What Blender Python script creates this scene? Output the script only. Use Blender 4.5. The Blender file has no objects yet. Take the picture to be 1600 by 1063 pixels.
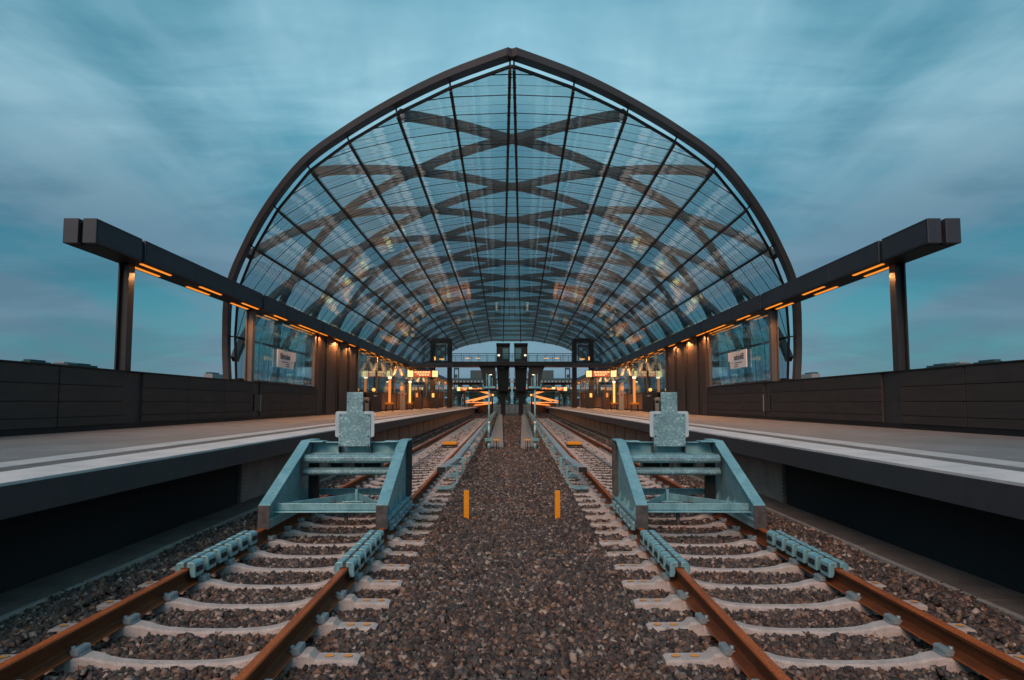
import bpy, bmesh, math, random
import numpy as np
from mathutils import Matrix, Vector
R = math.radians
random.seed(7); rng = np.random.default_rng(11)
sc = bpy.context.scene
# ---------------------------------------------------------------- camera
F = 1040.0; TH = R(4.2); AL = math.atan(16 / F); H = 1.76
cam_d = bpy.data.cameras.new('camera'); cam = bpy.data.objects.new('camera', cam_d)
sc.collection.objects.link(cam); sc.camera = cam
cam_d.sensor_width = 36; cam_d.lens = F / 1600 * 36; cam_d.shift_y = 0.01383
cam_d.clip_start = 0.1; cam_d.clip_end = 6000
cam.location = (0, 0, H); cam.rotation_euler = (R(90) + TH, 0, 0)
# ---------------------------------------------------------------- world, sun, exposure
sc.view_settings.view_transform = 'Standard'; sc.view_settings.look = 'None'
sc.view_settings.exposure = 0.28; sc.view_settings.gamma = 1
SUN_EL, SUN_AZ = R(38), R(200)          # azimuth clockwise from +y
w = bpy.data.worlds.new('World'); sc.world = w; w.use_nodes = True
nt = w.node_tree; N = nt.nodes; L = nt.links; N.clear()
def wn(t, **k):
    n = N.new(t)
    for a, b in k.items(): setattr(n, a, b)
    return n
out = wn('ShaderNodeOutputWorld'); bg = wn('ShaderNodeBackground'); bg.inputs[1].default_value = 0.15
sky = wn('ShaderNodeTexSky'); sky.sky_type = 'NISHITA'; sky.sun_disc = False
sky.sun_elevation = SUN_EL; sky.sun_rotation = SUN_AZ
sky.air_density = 1.0; sky.dust_density = 1.0; sky.ozone_density = 3.0
tc = wn('ShaderNodeTexCoord'); sep = wn('ShaderNodeSeparateXYZ'); L.new(tc.outputs['Generated'], sep.inputs[0])
def wm(op, a, b=None, c=None):
    n = wn('ShaderNodeMath', operation=op)
    for i, x in enumerate((a, b, c)):
        if x is None: continue
        if isinstance(x, (int, float)): n.inputs[i].default_value = x
        else: L.new(x, n.inputs[i])
    return n.outputs[0]
zc = wm('MAXIMUM', sep.outputs[2], 0.0); zd = wm('ADD', zc, 0.16)
px = wm('DIVIDE', wm('ABSOLUTE', sep.outputs[0]), zd); py = wm('DIVIDE', sep.outputs[1], zd)
comb = wn('ShaderNodeCombineXYZ'); L.new(wm('MULTIPLY', px, 1.0), comb.inputs[0]); L.new(wm('MULTIPLY', py, 0.5), comb.inputs[1])
def wnoise(scale, detail, rough, z=0.0, dist=0.0):
    n = wn('ShaderNodeTexNoise'); n.inputs['Scale'].default_value = scale; n.inputs['Detail'].default_value = detail
    n.inputs['Roughness'].default_value = rough; n.inputs['Distortion'].default_value = dist
    m = wn('ShaderNodeMapping'); m.inputs['Location'].default_value = (z, z * 2.3, z)
    L.new(comb.outputs[0], m.inputs[0]); L.new(m.outputs[0], n.inputs['Vector']); return n.outputs[0]
def wramp(fac, st):
    r = wn('ShaderNodeValToRGB'); e = r.color_ramp.elements
    while len(e) < len(st): e.new(0.5)
    for k, (p, c) in enumerate(st): e[k].position = p; e[k].color = (*c, 1)
    r.color_ramp.interpolation = 'EASE'
    L.new(fac, r.inputs[0]); return r.outputs[0]
def wmix(fac, a, b, mode='MIX'):
    n = wn('ShaderNodeMix'); n.data_type = 'RGBA'; n.blend_type = mode
    for s, v in ((n.inputs[0], fac), (n.inputs[6], a), (n.inputs[7], b)):
        if isinstance(v, (int, float)): s.default_value = v
        elif isinstance(v, tuple): s.default_value = (*v, 1)
        else: L.new(v, s)
    return n.outputs[2]
# clear dusk air: the sky texture tinted teal; then broken cloud drawn out along the line of sight
air = wmix(1.0, sky.outputs[0], (0.50, 1.0, 0.80), 'MULTIPLY')
base = wramp(zc, [(0.0, (0.28, 1.05, 1.60)), (0.18, (0.14, 0.88, 1.38)), (0.45, (0.60, 1.80, 2.40)), (0.9, (0.55, 1.6, 2.1))])
base = wmix(0.22, base, air)
cb = wn('ShaderNodeCombineXYZ'); L.new(wm('MULTIPLY', wm('ABSOLUTE', sep.outputs[0]), 1.3), cb.inputs[0]); L.new(wm('ADD', wm('MULTIPLY', zc, 5.5), wm('MULTIPLY', wm('ABSOLUTE', sep.outputs[0]), 0.9)), cb.inputs[1])
def wn2(scale, z):
    n = wn('ShaderNodeTexNoise'); n.inputs['Scale'].default_value = scale; n.inputs['Detail'].default_value = 6; n.inputs['Roughness'].default_value = .55; n.inputs['Distortion'].default_value = .5
    m = wn('ShaderNodeMapping'); m.inputs['Location'].default_value = (z, z * 1.7, 0); L.new(cb.outputs[0], m.inputs[0]); L.new(m.outputs[0], n.inputs['Vector']); return n.outputs[0]
cl = wramp(wnoise(1.0, 6, 0.55, 3.1, 0.35), [(0.40, (0, 0, 0)), (0.62, (1, 1, 1))])
cl2 = wramp(wn2(1.6, 4.4), [(0.40, (0, 0, 0)), (0.64, (1, 1, 1))])
cl3 = wramp(wn2(3.4, 8.3), [(0.42, (0, 0, 0)), (0.66, (1, 1, 1))])
low = wramp(zc, [(0.25, (1, 1, 1)), (0.60, (0.25, 0.25, 0.25))])
cloudcol = wramp(zc, [(0.0, (1.05, 1.45, 1.95)), (0.2, (1.0, 1.66, 2.2)), (0.42, (2.35, 3.85, 4.5)), (0.8, (2.0, 3.25, 3.85))])
soft = wmix(wm('MULTIPLY', cl, 0.80), base, cloudcol)
soft = wmix(wm('MULTIPLY', wm('MULTIPLY', cl2, low), 0.70), soft, cloudcol)
skyc = wmix(wm('MULTIPLY', wm('MULTIPLY', cl3, low), 0.50), soft, wmix(1.0, soft, (0.60, 0.70, 0.75), 'MULTIPLY'))
skyc = wmix(1.0, skyc, wramp(wm('ABSOLUTE', sep.outputs[0]), [(0.0, (1.12, 1.12, 1.12)), (0.22, (1.04, 1.04, 1.04)), (0.55, (0.84, 0.86, 0.88))]), 'MULTIPLY')
L.new(skyc, bg.inputs[0]); L.new(bg.outputs[0], out.inputs[0])
sd = bpy.data.lights.new('sun', 'SUN'); sd.energy = 1.5; sd.angle = R(30); sd.color = (1.0, 0.64, 0.48)
sun = bpy.data.objects.new('sun', sd); sc.collection.objects.link(sun)
dirv = Vector((math.sin(SUN_AZ) * math.cos(SUN_EL), math.cos(SUN_AZ) * math.cos(SUN_EL), math.sin(SUN_EL)))
sun.rotation_euler = dirv.to_track_quat('Z', 'Y').to_euler()
sc.cycles.use_denoising = True; sc.cycles.max_bounces = 10; sc.cycles.transparent_max_bounces = 48
sc.cycles.glossy_bounces = 4; sc.cycles.caustics_reflective = False; sc.cycles.caustics_refractive = False
sc.cycles.sample_clamp_indirect = 4
# ---------------------------------------------------------------- materials
MATS = {}
class NG:
    def __init__(s, name):
        s.m = bpy.data.materials.new(name); s.m.use_nodes = True; s.t = s.m.node_tree; s.t.nodes.clear()
        s.o = s.t.nodes.new('ShaderNodeOutputMaterial'); s.p = s.t.nodes.new('ShaderNodeBsdfPrincipled')
        s.t.links.new(s.p.outputs[0], s.o.inputs[0]); s.c = s.t.nodes.new('ShaderNodeTexCoord'); MATS[name] = s.m
    def n(s, t, **k):
        x = s.t.nodes.new(t)
        for a, b in k.items(): setattr(x, a, b)
        return x
    def l(s, a, b): s.t.links.new(a, b)
    def noise(s, scale, detail=4, rough=0.55, sc3=(1, 1, 1), dist=0):
        mp = s.n('ShaderNodeMapping'); mp.inputs['Scale'].default_value = sc3; s.l(s.c.outputs['Object'], mp.inputs[0])
        x = s.n('ShaderNodeTexNoise'); x.inputs['Scale'].default_value = scale; x.inputs['Detail'].default_value = detail
        x.inputs['Roughness'].default_value = rough; x.inputs['Distortion'].default_value = dist; s.l(mp.outputs[0], x.inputs['Vector']); return x.outputs[0]
    def voro(s, scale, feature='F1', sc3=(1, 1, 1), outn=0):
        mp = s.n('ShaderNodeMapping'); mp.inputs['Scale'].default_value = sc3; s.l(s.c.outputs['Object'], mp.inputs[0])
        x = s.n('ShaderNodeTexVoronoi', feature=feature); x.inputs['Scale'].default_value = scale; s.l(mp.outputs[0], x.inputs['Vector']); return x.outputs[outn]
    def ramp(s, fac, st, interp='LINEAR'):
        r = s.n('ShaderNodeValToRGB'); e = r.color_ramp.elements
        while len(e) < len(st): e.new(0.5)
        for k, (p, c) in enumerate(st):
            e[k].position = p; e[k].color = (*((c,) * 3 if isinstance(c, (int, float)) else c), 1)
        r.color_ramp.interpolation = interp
        s.l(fac, r.inputs[0]); return r.outputs[0]
    def mix(s, fac, a, b, mode='MIX'):
        x = s.n('ShaderNodeMix'); x.data_type = 'RGBA'; x.blend_type = mode
        for q, v in ((x.inputs[0], fac), (x.inputs[6], a), (x.inputs[7], b)):
            if isinstance(v, (int, float)): q.default_value = v
            elif isinstance(v, tuple): q.default_value = (*v, 1)
            else: s.l(v, q)
        return x.outputs[2]
    def bump(s, h, strength=0.3, dist=0.01):
        b = s.n('ShaderNodeBump'); b.inputs['Strength'].default_value = strength; b.inputs['Distance'].default_value = dist
        s.l(h, b.inputs['Height']); s.l(b.outputs[0], s.p.inputs['Normal']); return b.outputs[0]
    def set(s, col=None, rough=0.6, metal=0.0, spec=0.5):
        if col is not None:
            if isinstance(col, tuple): s.p.inputs['Base Color'].default_value = (*col, 1)
            else: s.l(col, s.p.inputs['Base Color'])
        if isinstance(rough, (int, float)): s.p.inputs['Roughness'].default_value = rough
        else: s.l(rough, s.p.inputs['Roughness'])
        s.p.inputs['Metallic'].default_value = metal; s.p.inputs['Specular IOR Level'].default_value = spec
# ballast stones
g = NG('ballast_stone'); geo = g.n('ShaderNodeNewGeometry'); rp = geo.outputs['Random Per Island']
col = g.ramp(rp, [(0, (.04, .029, .027)), (.25, (.10, .074, .067)), (.5, (.18, .134, .118)), (.66, (.08, .071, .074)), (.80, (.30, .165, .10)), (.90, (.34, .26, .225)), (.975, (.46, .36, .30)), (1, (.66, .54, .46))])
col = g.mix(g.noise(55, 4), col, g.mix(1.0, col, (.40, .37, .38), 'MULTIPLY'))
col = g.mix(g.ramp(g.noise(1.3, 3), [(.42, 0.0), (.62, .55)]), col, g.mix(1.0, col, (1.1, .86, .74), 'MULTIPLY'))
g.set(col, 0.72, spec=.35); g.bump(g.noise(110, 4), .5, .004)
g = NG('ballast_bed'); g.set(g.ramp(g.voro(26, outn=1), [(0, (.022, .017, .016)), (.6, (.06, .045, .042)), (1, (.13, .09, .075))]), .9); g.bump(g.voro(26), .9, .03)
g = NG('ground'); g.set(g.ramp(g.noise(.6, 6), [(.3, (.03, .03, .028)), (.7, (.07, .065, .055))]), .9)
def concrete(name, c0, c1, sc=6, rough=.8):
    g = NG(name); a = g.ramp(g.noise(sc, 7, .65), [(.3, c0), (.7, c1)])
    a = g.mix(g.ramp(g.noise(sc * 14, 3), [(.52, 0.), (.62, .4)]), a, tuple(x * .45 for x in c0)); g.set(a, rough); g.bump(g.noise(sc * 22, 5), .35, .004); return g
concrete('sleeper_concrete', (.37, .30, .275), (.60, .50, .465), 7)
concrete('wall_concrete', (.20, .16, .14), (.34, .275, .24), 2.2)
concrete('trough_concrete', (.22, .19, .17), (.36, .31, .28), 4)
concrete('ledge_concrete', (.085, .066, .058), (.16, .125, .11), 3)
g = NG('platform_paving'); a = g.ramp(g.noise(3, 6), [(.3, (.15, .138, .136)), (.7, (.205, .19, .187))])
a = g.mix(g.ramp(g.noise(160, 2, .7), [(.45, 0.), (.7, .7)]), a, (.33, .30, .29)); a = g.mix(g.ramp(g.noise(.55, 5, .6), [(.45, 0.), (.68, .45)]), a, (.10, .088, .082))
bt = g.n('ShaderNodeTexBrick'); g.l(g.c.outputs['Object'], bt.inputs[0]); bt.inputs['Scale'].default_value = 1; bt.inputs['Brick Width'].default_value = .8; bt.inputs['Row Height'].default_value = .8; bt.inputs['Mortar Size'].default_value = .006; bt.offset = 0
bt.inputs['Color1'].default_value = (1, 1, 1, 1); bt.inputs['Color2'].default_value = (.88, .88, .88, 1); bt.inputs['Mortar'].default_value = (.4, .4, .4, 1); a = g.mix(1.0, a, bt.outputs[0], 'MULTIPLY'); g.set(a, .62); g.bump(g.noise(200, 3), .35, .003)
g = NG('grey_paving'); g.set(g.ramp(g.noise(3, 6), [(.3, (.10, .085, .08)), (.7, (.15, .125, .115))]), .7)
g = NG('platform_edge_white'); a = g.ramp(g.noise(2, 6), [(.3, (.50, .47, .47)), (.7, (.74, .66, .64))]); g.set(a, .6); g.bump(g.voro(40), .25, .004)
g = NG('tactile_white'); a = g.ramp(g.noise(2, 6), [(.3, (.38, .36, .36)), (.7, (.54, .51, .50))]); g.set(a, .6)
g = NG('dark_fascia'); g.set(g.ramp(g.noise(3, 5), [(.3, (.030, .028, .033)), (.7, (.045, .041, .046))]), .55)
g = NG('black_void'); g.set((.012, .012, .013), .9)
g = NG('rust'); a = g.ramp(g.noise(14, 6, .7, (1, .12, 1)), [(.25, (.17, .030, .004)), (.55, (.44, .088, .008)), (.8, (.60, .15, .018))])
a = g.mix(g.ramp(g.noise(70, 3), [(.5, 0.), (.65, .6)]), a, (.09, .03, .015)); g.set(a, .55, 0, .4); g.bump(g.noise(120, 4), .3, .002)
g = NG('rust_shaded'); g.set(g.ramp(g.noise(14, 6, .7, (1, .2, 1)), [(.3, (.075, .018, .005)), (.7, (.17, .045, .010))]), .7, 0, .3)  # rust with the shade on the rail web put into its colour
g = NG('galvanised'); v = g.voro(55, outn=1); sepn = g.n('ShaderNodeSeparateColor'); g.l(v, sepn.inputs[0])
a = g.ramp(sepn.outputs[0], [(0, (.19, .37, .42)), (.7, (.31, .53, .57)), (1, (.58, .76, .78))])
a = g.mix(g.ramp(g.noise(4, 6), [(.35, .6), (.7, 0.)]), a, (.10, .17, .20)); g.set(a, g.ramp(g.noise(9, 4), [(.3, .38), (.7, .6)]), .35)
g = NG('galvanised_smooth'); a = g.ramp(g.noise(5, 6), [(.3, (.19, .41, .46)), (.7, (.33, .58, .62))])
a = g.mix(g.ramp(g.noise(30, 4, .7, (1, 1, .3)), [(.5, 0.), (.75, .55)]), a, (.12, .13, .13)); a = g.mix(g.ramp(g.noise(6, 6, .7, (1, 1, .35)), [(.60, 0.), (.72, .55)]), a, (.16, .085, .045)); a = g.mix(g.ramp(g.noise(90, 2, .5), [(.66, 0.), (.70, .5)]), a, (.6, .68, .7)); g.set(a, g.ramp(g.noise(9, 4), [(.3, .35), (.7, .6)]), .4)
g = NG('grey_steel'); a = g.ramp(g.noise(7, 5), [(.3, (.22, .27, .29)), (.7, (.34, .39, .41))]); g.set(a, .45, .3)
g = NG('dirty_steel'); a = g.ramp(g.noise(9, 5), [(.3, (.055, .05, .05)), (.7, (.13, .12, .12))]); g.set(a, .6, .2)
g = NG('dark_steel'); g.set(g.ramp(g.noise(2.5, 5), [(.3, (.040, .036, .038)), (.7, (.058, .051, .052))]), .42, .3)
g = NG('arch_steel'); g.set(g.ramp(g.noise(.8, 5), [(.3, (.075, .060, .060)), (.7, (.100, .080, .078))]), .45, .2)
g = NG('rib_steel'); g.set(g.ramp(g.noise(.8, 5), [(.3, (.030, .034, .038)), (.7, (.045, .048, .052))]), .45, .2)
g = NG('post_steel_lit'); g.set(g.ramp(g.noise(2.5, 5), [(.3, (.14, .12, .11)), (.7, (.18, .155, .145))]), .42, .2)  # lighter steel: strip light on the posts put into the colour
g = NG('panel_orange_lit'); g.set(g.ramp(g.noise(2, 5, .6, (1, 1, .25)), [(.3, (.42, .15, .06)), (.7, (.58, .23, .09))]), .5)  # orange lamplight on far wall panels and soffits put into the colour
g = NG('black_steel'); g.set((.012, .011, .012), .5, .2)
g = NG('beam_cladding'); g.set(g.ramp(g.noise(1.5, 5), [(.3, (.050, .052, .062)), (.7, (.066, .066, .078))]), .42, .35)
# dark clinker cladding in long boards
g = NG('clinker'); br = g.n('ShaderNodeTexBrick'); mp = g.n('ShaderNodeMapping'); mp.inputs['Rotation'].default_value = (R(90), 0, R(90))
g.l(g.c.outputs['Object'], mp.inputs[0]); g.l(mp.outputs[0], br.inputs[0])
br.inputs['Scale'].default_value = 1; br.inputs['Brick Width'].default_value = 1.35; br.inputs['Row Height'].default_value = .075; br.inputs['Mortar Size'].default_value = .002
br.inputs['Color1'].default_value = (.062, .039, .033, 1); br.inputs['Color2'].default_value = (.028, .022, .021, 1); br.inputs['Mortar'].default_value = (.03, .022, .02, 1)
a = g.mix(g.ramp(g.noise(3.0, 6, .6, (1, .4, 2)), [(.35, 0.), (.7, .6)]), br.outputs[0], (.075, .046, .038)); g.set(a, .62); g.bump(br.outputs[1], -.3, .003)
g = NG('panel_brown'); g.set(g.ramp(g.noise(2, 5, .6, (1, 1, .25)), [(.3, (.06, .038, .032)), (.7, (.10, .062, .05))]), .6)
g = NG('orange_paint'); g.set(g.ramp(g.noise(20, 4), [(.3, (.88, .30, .005)), (.7, (.98, .38, .01))]), .5)
g = NG('orange_spot'); g.set((.78, .30, .06), .7)
g = NG('white_sign'); g.set((.84, .84, .86), .5)
g = NG('pale_plate'); g.set(g.ramp(g.noise(6, 4), [(.3, (.46, .56, .62)), (.7, (.56, .66, .71))]), .5)
g = NG('sign_ink'); g.set((.02, .02, .025), .6)
g = NG('teal_ink'); g.set((.02, .22, .25), .6)
g = NG('red_paint'); g.set((.45, .02, .02), .5)
g = NG('cable_blue'); g.set(g.ramp(g.noise(30, 1, .5, (0, 1, 0)), [(.49, (.04, .07, .09)), (.51, (.55, .62, .66))], 'CONSTANT'), .5)
g = NG('black_rubber'); g.set((.015, .015, .016), .7)
g = NG('foliage'); g.set(g.ramp(g.noise(2, 4), [(.3, (.018, .03, .016)), (.7, (.05, .075, .035))]), .8)
g = NG('bark'); g.set((.05, .04, .03), .9)
g = NG('distant_teal'); g.set(g.ramp(g.noise(.05, 4), [(.3, (.03, .07, .08)), (.7, (.05, .10, .11))]), .8)
g = NG('distant_pale'); g.set((.30, .30, .30), .8)
def emis(name, col, s):
    g = NG(name); g.set((.02, .02, .02), .5); g.p.inputs['Emission Color'].default_value = (*col, 1); g.p.inputs['Emission Strength'].default_value = s
emis('lamp_orange', (1.0, .28, .025), .95)
emis('lamp_orange_far', (1.0, .36, .06), 3.0)
emis('lamp_warm', (1.0, .42, .09), 1.5)
emis('lamp_white', (1.0, .8, .55), 2.0)
emis('clock_face', (1.0, .72, .30), 1.1)
emis('display_red', (.8, .10, .03), .6)
emis('glow_orange', (1.0, .27, .06), 1.35)
g = NG('cover_steel'); g.set(g.ramp(g.noise(7, 5), [(.3, (.32, .34, .35)), (.7, (.42, .47, .49))]), .35, .1)
emis('window_glow', (1.0, .30, .06), .75)
def glassmat(name, tint, wav, wscale, base=.06, gain=.85, rough=.03, milk=.03):
    g = NG(name); t = g.t
    tr = g.n('ShaderNodeBsdfTransparent'); tr.inputs[0].default_value = (*tint, 1)
    gl = g.n('ShaderNodeBsdfGlossy'); gl.inputs['Roughness'].default_value = rough; gl.inputs[0].default_value = (.72, .90, 1, 1)
    lw = g.n('ShaderNodeLayerWeight'); lw.inputs[0].default_value = .5; pw = g.n('ShaderNodeMath', operation='POWER'); g.l(lw.outputs['Facing'], pw.inputs[0]); pw.inputs[1].default_value = 2.0
    b = g.n('ShaderNodeBump'); b.inputs['Strength'].default_value = 1; b.inputs['Distance'].default_value = wav
    g.l(g.noise(wscale, 3, .55, (.45, 1.8, .45)), b.inputs['Height']); g.l(b.outputs[0], gl.inputs['Normal'])
    mr = g.n('ShaderNodeMapRange'); g.l(pw.outputs[0], mr.inputs[0]); mr.inputs[3].default_value = base; mr.inputs[4].default_value = gain
    mx = g.n('ShaderNodeMixShader'); g.l(mr.outputs[0], mx.inputs[0]); g.l(tr.outputs[0], mx.inputs[1]); g.l(gl.outputs[0], mx.inputs[2])
    df = g.n('ShaderNodeBsdfTranslucent'); df.inputs[0].default_value = (.62, .80, .84, 1); dd = g.n('ShaderNodeBsdfDiffuse'); dd.inputs[0].default_value = (.6, .7, .72, 1)
    ad = g.n('ShaderNodeMixShader'); ad.inputs[0].default_value = .4; g.l(df.outputs[0], ad.inputs[1]); g.l(dd.outputs[0], ad.inputs[2])
    m2 = g.n('ShaderNodeMixShader'); m2.inputs[0].default_value = milk; g.l(mx.outputs[0], m2.inputs[1]); g.l(ad.outputs[0], m2.inputs[2])
    t.nodes.remove(g.p); g.l(m2.outputs[0], g.o.inputs[0])
glassmat('hall_glass', (.68, .90, .94), .016, .7, base=.12, gain=.92, milk=.05)
glassmat('screen_glass', (.62, .86, .88), .004, .8)
glassmat('clear_glass', (.86, .94, .95), .002, .8)
# ---------------------------------------------------------------- helpers
ML = Matrix.Rotation(AL, 4, 'Z'); FLIP = Matrix.Diagonal((-1, 1, 1, 1))
class MB:
    def __init__(s): s.v = []; s.f = []; s.mi = []; s.cur = 0; s.sm = []
    def mat(s, i): s.cur = i; return s
    def poly(s, vs, fs, smooth=False):
        o = len(s.v); s.v += [tuple(x) for x in vs]
        for f in fs: s.f.append(tuple(o + i for i in f)); s.mi.append(s.cur); s.sm.append(smooth)
        return s
    def box(s, u0, u1, v0, v1, z0, z1):
        if u0 > u1: u0, u1 = u1, u0
        if v0 > v1: v0, v1 = v1, v0
        vs = [(u, v, z) for z in (z0, z1) for v in (v0, v1) for u in (u0, u1)]
        return s.poly(vs, [(0, 2, 3, 1), (4, 5, 7, 6), (0, 1, 5, 4), (2, 6, 7, 3), (0, 4, 6, 2), (1, 3, 7, 5)])
    def extr(s, pts, d, smooth=False):
        """closed polygon pts (3-D), extruded by vector d"""
        n = len(pts); a = [Vector(p) for p in pts]; b = [p + Vector(d) for p in a]
        return s.poly(a + b, [tuple(range(n))[::-1], tuple(range(n, 2 * n))] + [(i, (i + 1) % n, n + (i + 1) % n, n + i) for i in range(n)], smooth)
    def sweep(s, path, sec, ups=None, caps=True, smooth=False):
        """sec: list of (a, b) across/up; ups: list of up vectors"""
        path = [Vector(p) for p in path]; n = len(path); m = len(sec); vs = []
        for i, p in enumerate(path):
            t = (path[min(i + 1, n - 1)] - path[max(i - 1, 0)]).normalized()
            up = Vector(ups[i]) if ups else Vector((0, 0, 1))
            b = t.cross(up)
            if b.length < 1e-6: b = t.cross(Vector((1, 0, 0)))
            b.normalize(); up = b.cross(t).normalized()
            vs += [p + b * q[0] + up * q[1] for q in sec]
        fs = [(i * m + j, i * m + (j + 1) % m, (i + 1) * m + (j + 1) % m, (i + 1) * m + j) for i in range(n - 1) for j in range(m)]
        if caps: fs += [tuple(range(m))[::-1], tuple((n - 1) * m + j for j in range(m))]
        return s.poly(vs, fs, smooth)
    def rod(s, path, r, k=8, ups=None): return s.sweep(path, [(r * math.cos(2 * math.pi * j / k), r * math.sin(2 * math.pi * j / k)) for j in range(k)], ups, smooth=True)
    def bar(s, path, w, h, ups=None): return s.sweep(path, [(-w / 2, -h / 2), (w / 2, -h / 2), (w / 2, h / 2), (-w / 2, h / 2)], ups)
    def mesh(s, name, mats, origin=(0, 0, 0)):
        me = bpy.data.meshes.new(name); o = Vector(origin)
        me.from_pydata([Vector(v) - o for v in s.v], [], s.f)
        for m in (mats if isinstance(mats, (list, tuple)) else [mats]): me.materials.append(MATS[m])
        me.polygons.foreach_set('material_index', s.mi); me.polygons.foreach_set('use_smooth', s.sm)
        if 'glass' not in str(mats): bm = bmesh.new(); bm.from_mesh(me); bmesh.ops.recalc_face_normals(bm, faces=bm.faces); bm.to_mesh(me); bm.free()
        me.update(); return me
def link(name, data): o = bpy.data.objects.new(name, data); sc.collection.objects.link(o); return o
def tag(o, label=None, cat=None, group=None, kind=None):
    if label: o['label'] = label
    if cat: o['category'] = cat
    if group: o['group'] = group
    if kind: o['kind'] = kind
    return o
def bev(o, wdt=.006, seg=2):
    m = o.modifiers.new('edge', 'BEVEL'); m.width = wdt; m.segments = seg; m.limit_method = 'ANGLE'; m.angle_limit = R(40); return o
def obj(name, mb, mats, parent=None, at=(0, 0, 0), bevel=0):
    """mesh given in the frame of its parent thing (or of the left track frame when it is a thing itself)"""
    o = link(name, mb.mesh(name, mats, at))
    if parent is not None: o.parent = parent; o.location = at
    else: o.matrix_world = ML @ Matrix.Translation(at)
    if bevel: bev(o, bevel)
    return o
def thing(name, at, label, cat, group=None, kind=None):
    o = link(name, None); o.empty_display_size = .1; o.matrix_world = ML @ Matrix.Translation(at); return tag(o, label, cat, group, kind)
def kids(o): return [c for c in bpy.data.objects if c.parent == o]
CH = {}
def index():
    CH.clear()
    for o in bpy.data.objects:
        if o.parent: CH.setdefault(o.parent.name, []).append(o)
def copy_tree(o, parent=None):
    c = o.copy(); sc.collection.objects.link(c)
    if parent is not None: c.parent = parent
    for k in CH.get(o.name, []): copy_tree(k, c)
    return c
LEFT = []       # things of the left half; every one gets its twin in the right half
def left(o, rlabel, rgroup=None): LEFT.append((o, rlabel, rgroup)); return o
def twin_all():
    index()
    for o, lab, grp in LEFT:
        mw = FLIP @ (o['_m'] if False else Matrix(o.matrix_world))
        c = copy_tree(o); c.matrix_world = mw
        if lab: c['label'] = lab
        if grp: c['group'] = grp
        elif 'group' in c.keys(): c['group'] = c['group'].replace('left', 'right')
bpy.context.view_layer.update()
UP = (0, 0, 1)
# ---------------------------------------------------------------- levels
RT = .19; UI, UO, UC = -1.50, -3.005, -2.2525       # rail top, rails, track centre
UP_, ZP, ZL = -3.90, 1.133, .855                    # platform edge, platform top, underside of the lip
UW, ZW = -9.28, 2.563                               # parapet wall face and top
V_END = 118
CUT = math.tan(AL)                                  # plane of symmetry: u = v * CUT
def cu(v): return v * CUT
# ground
def plane(name, x0, x1, y0, y1, z, m):
    me = bpy.data.meshes.new(name); me.from_pydata([(x0, y0, z), (x1, y0, z), (x1, y1, z), (x0, y1, z)], [], [(0, 1, 2, 3)])
    me.materials.append(MATS[m]); return tag(link(name, me), kind='structure')
plane('ground', -3000, 3000, -300, 4000, -1.2, 'ground')
m_ = MB(); m_.box(-4.56, 0, -2, 135, -1.15, -.075)
bed = bpy.data.meshes.new('track_bed'); bed.from_pydata([(-4.4, -2, -.075), (4.4, -2, -.075), (6.7, 135, -.075), (-6.7, 135, -.075)], [], [(0, 1, 2, 3)])
bed.materials.append(MATS['ballast_bed']); tag(link('track_bed', bed), kind='structure')
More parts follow.
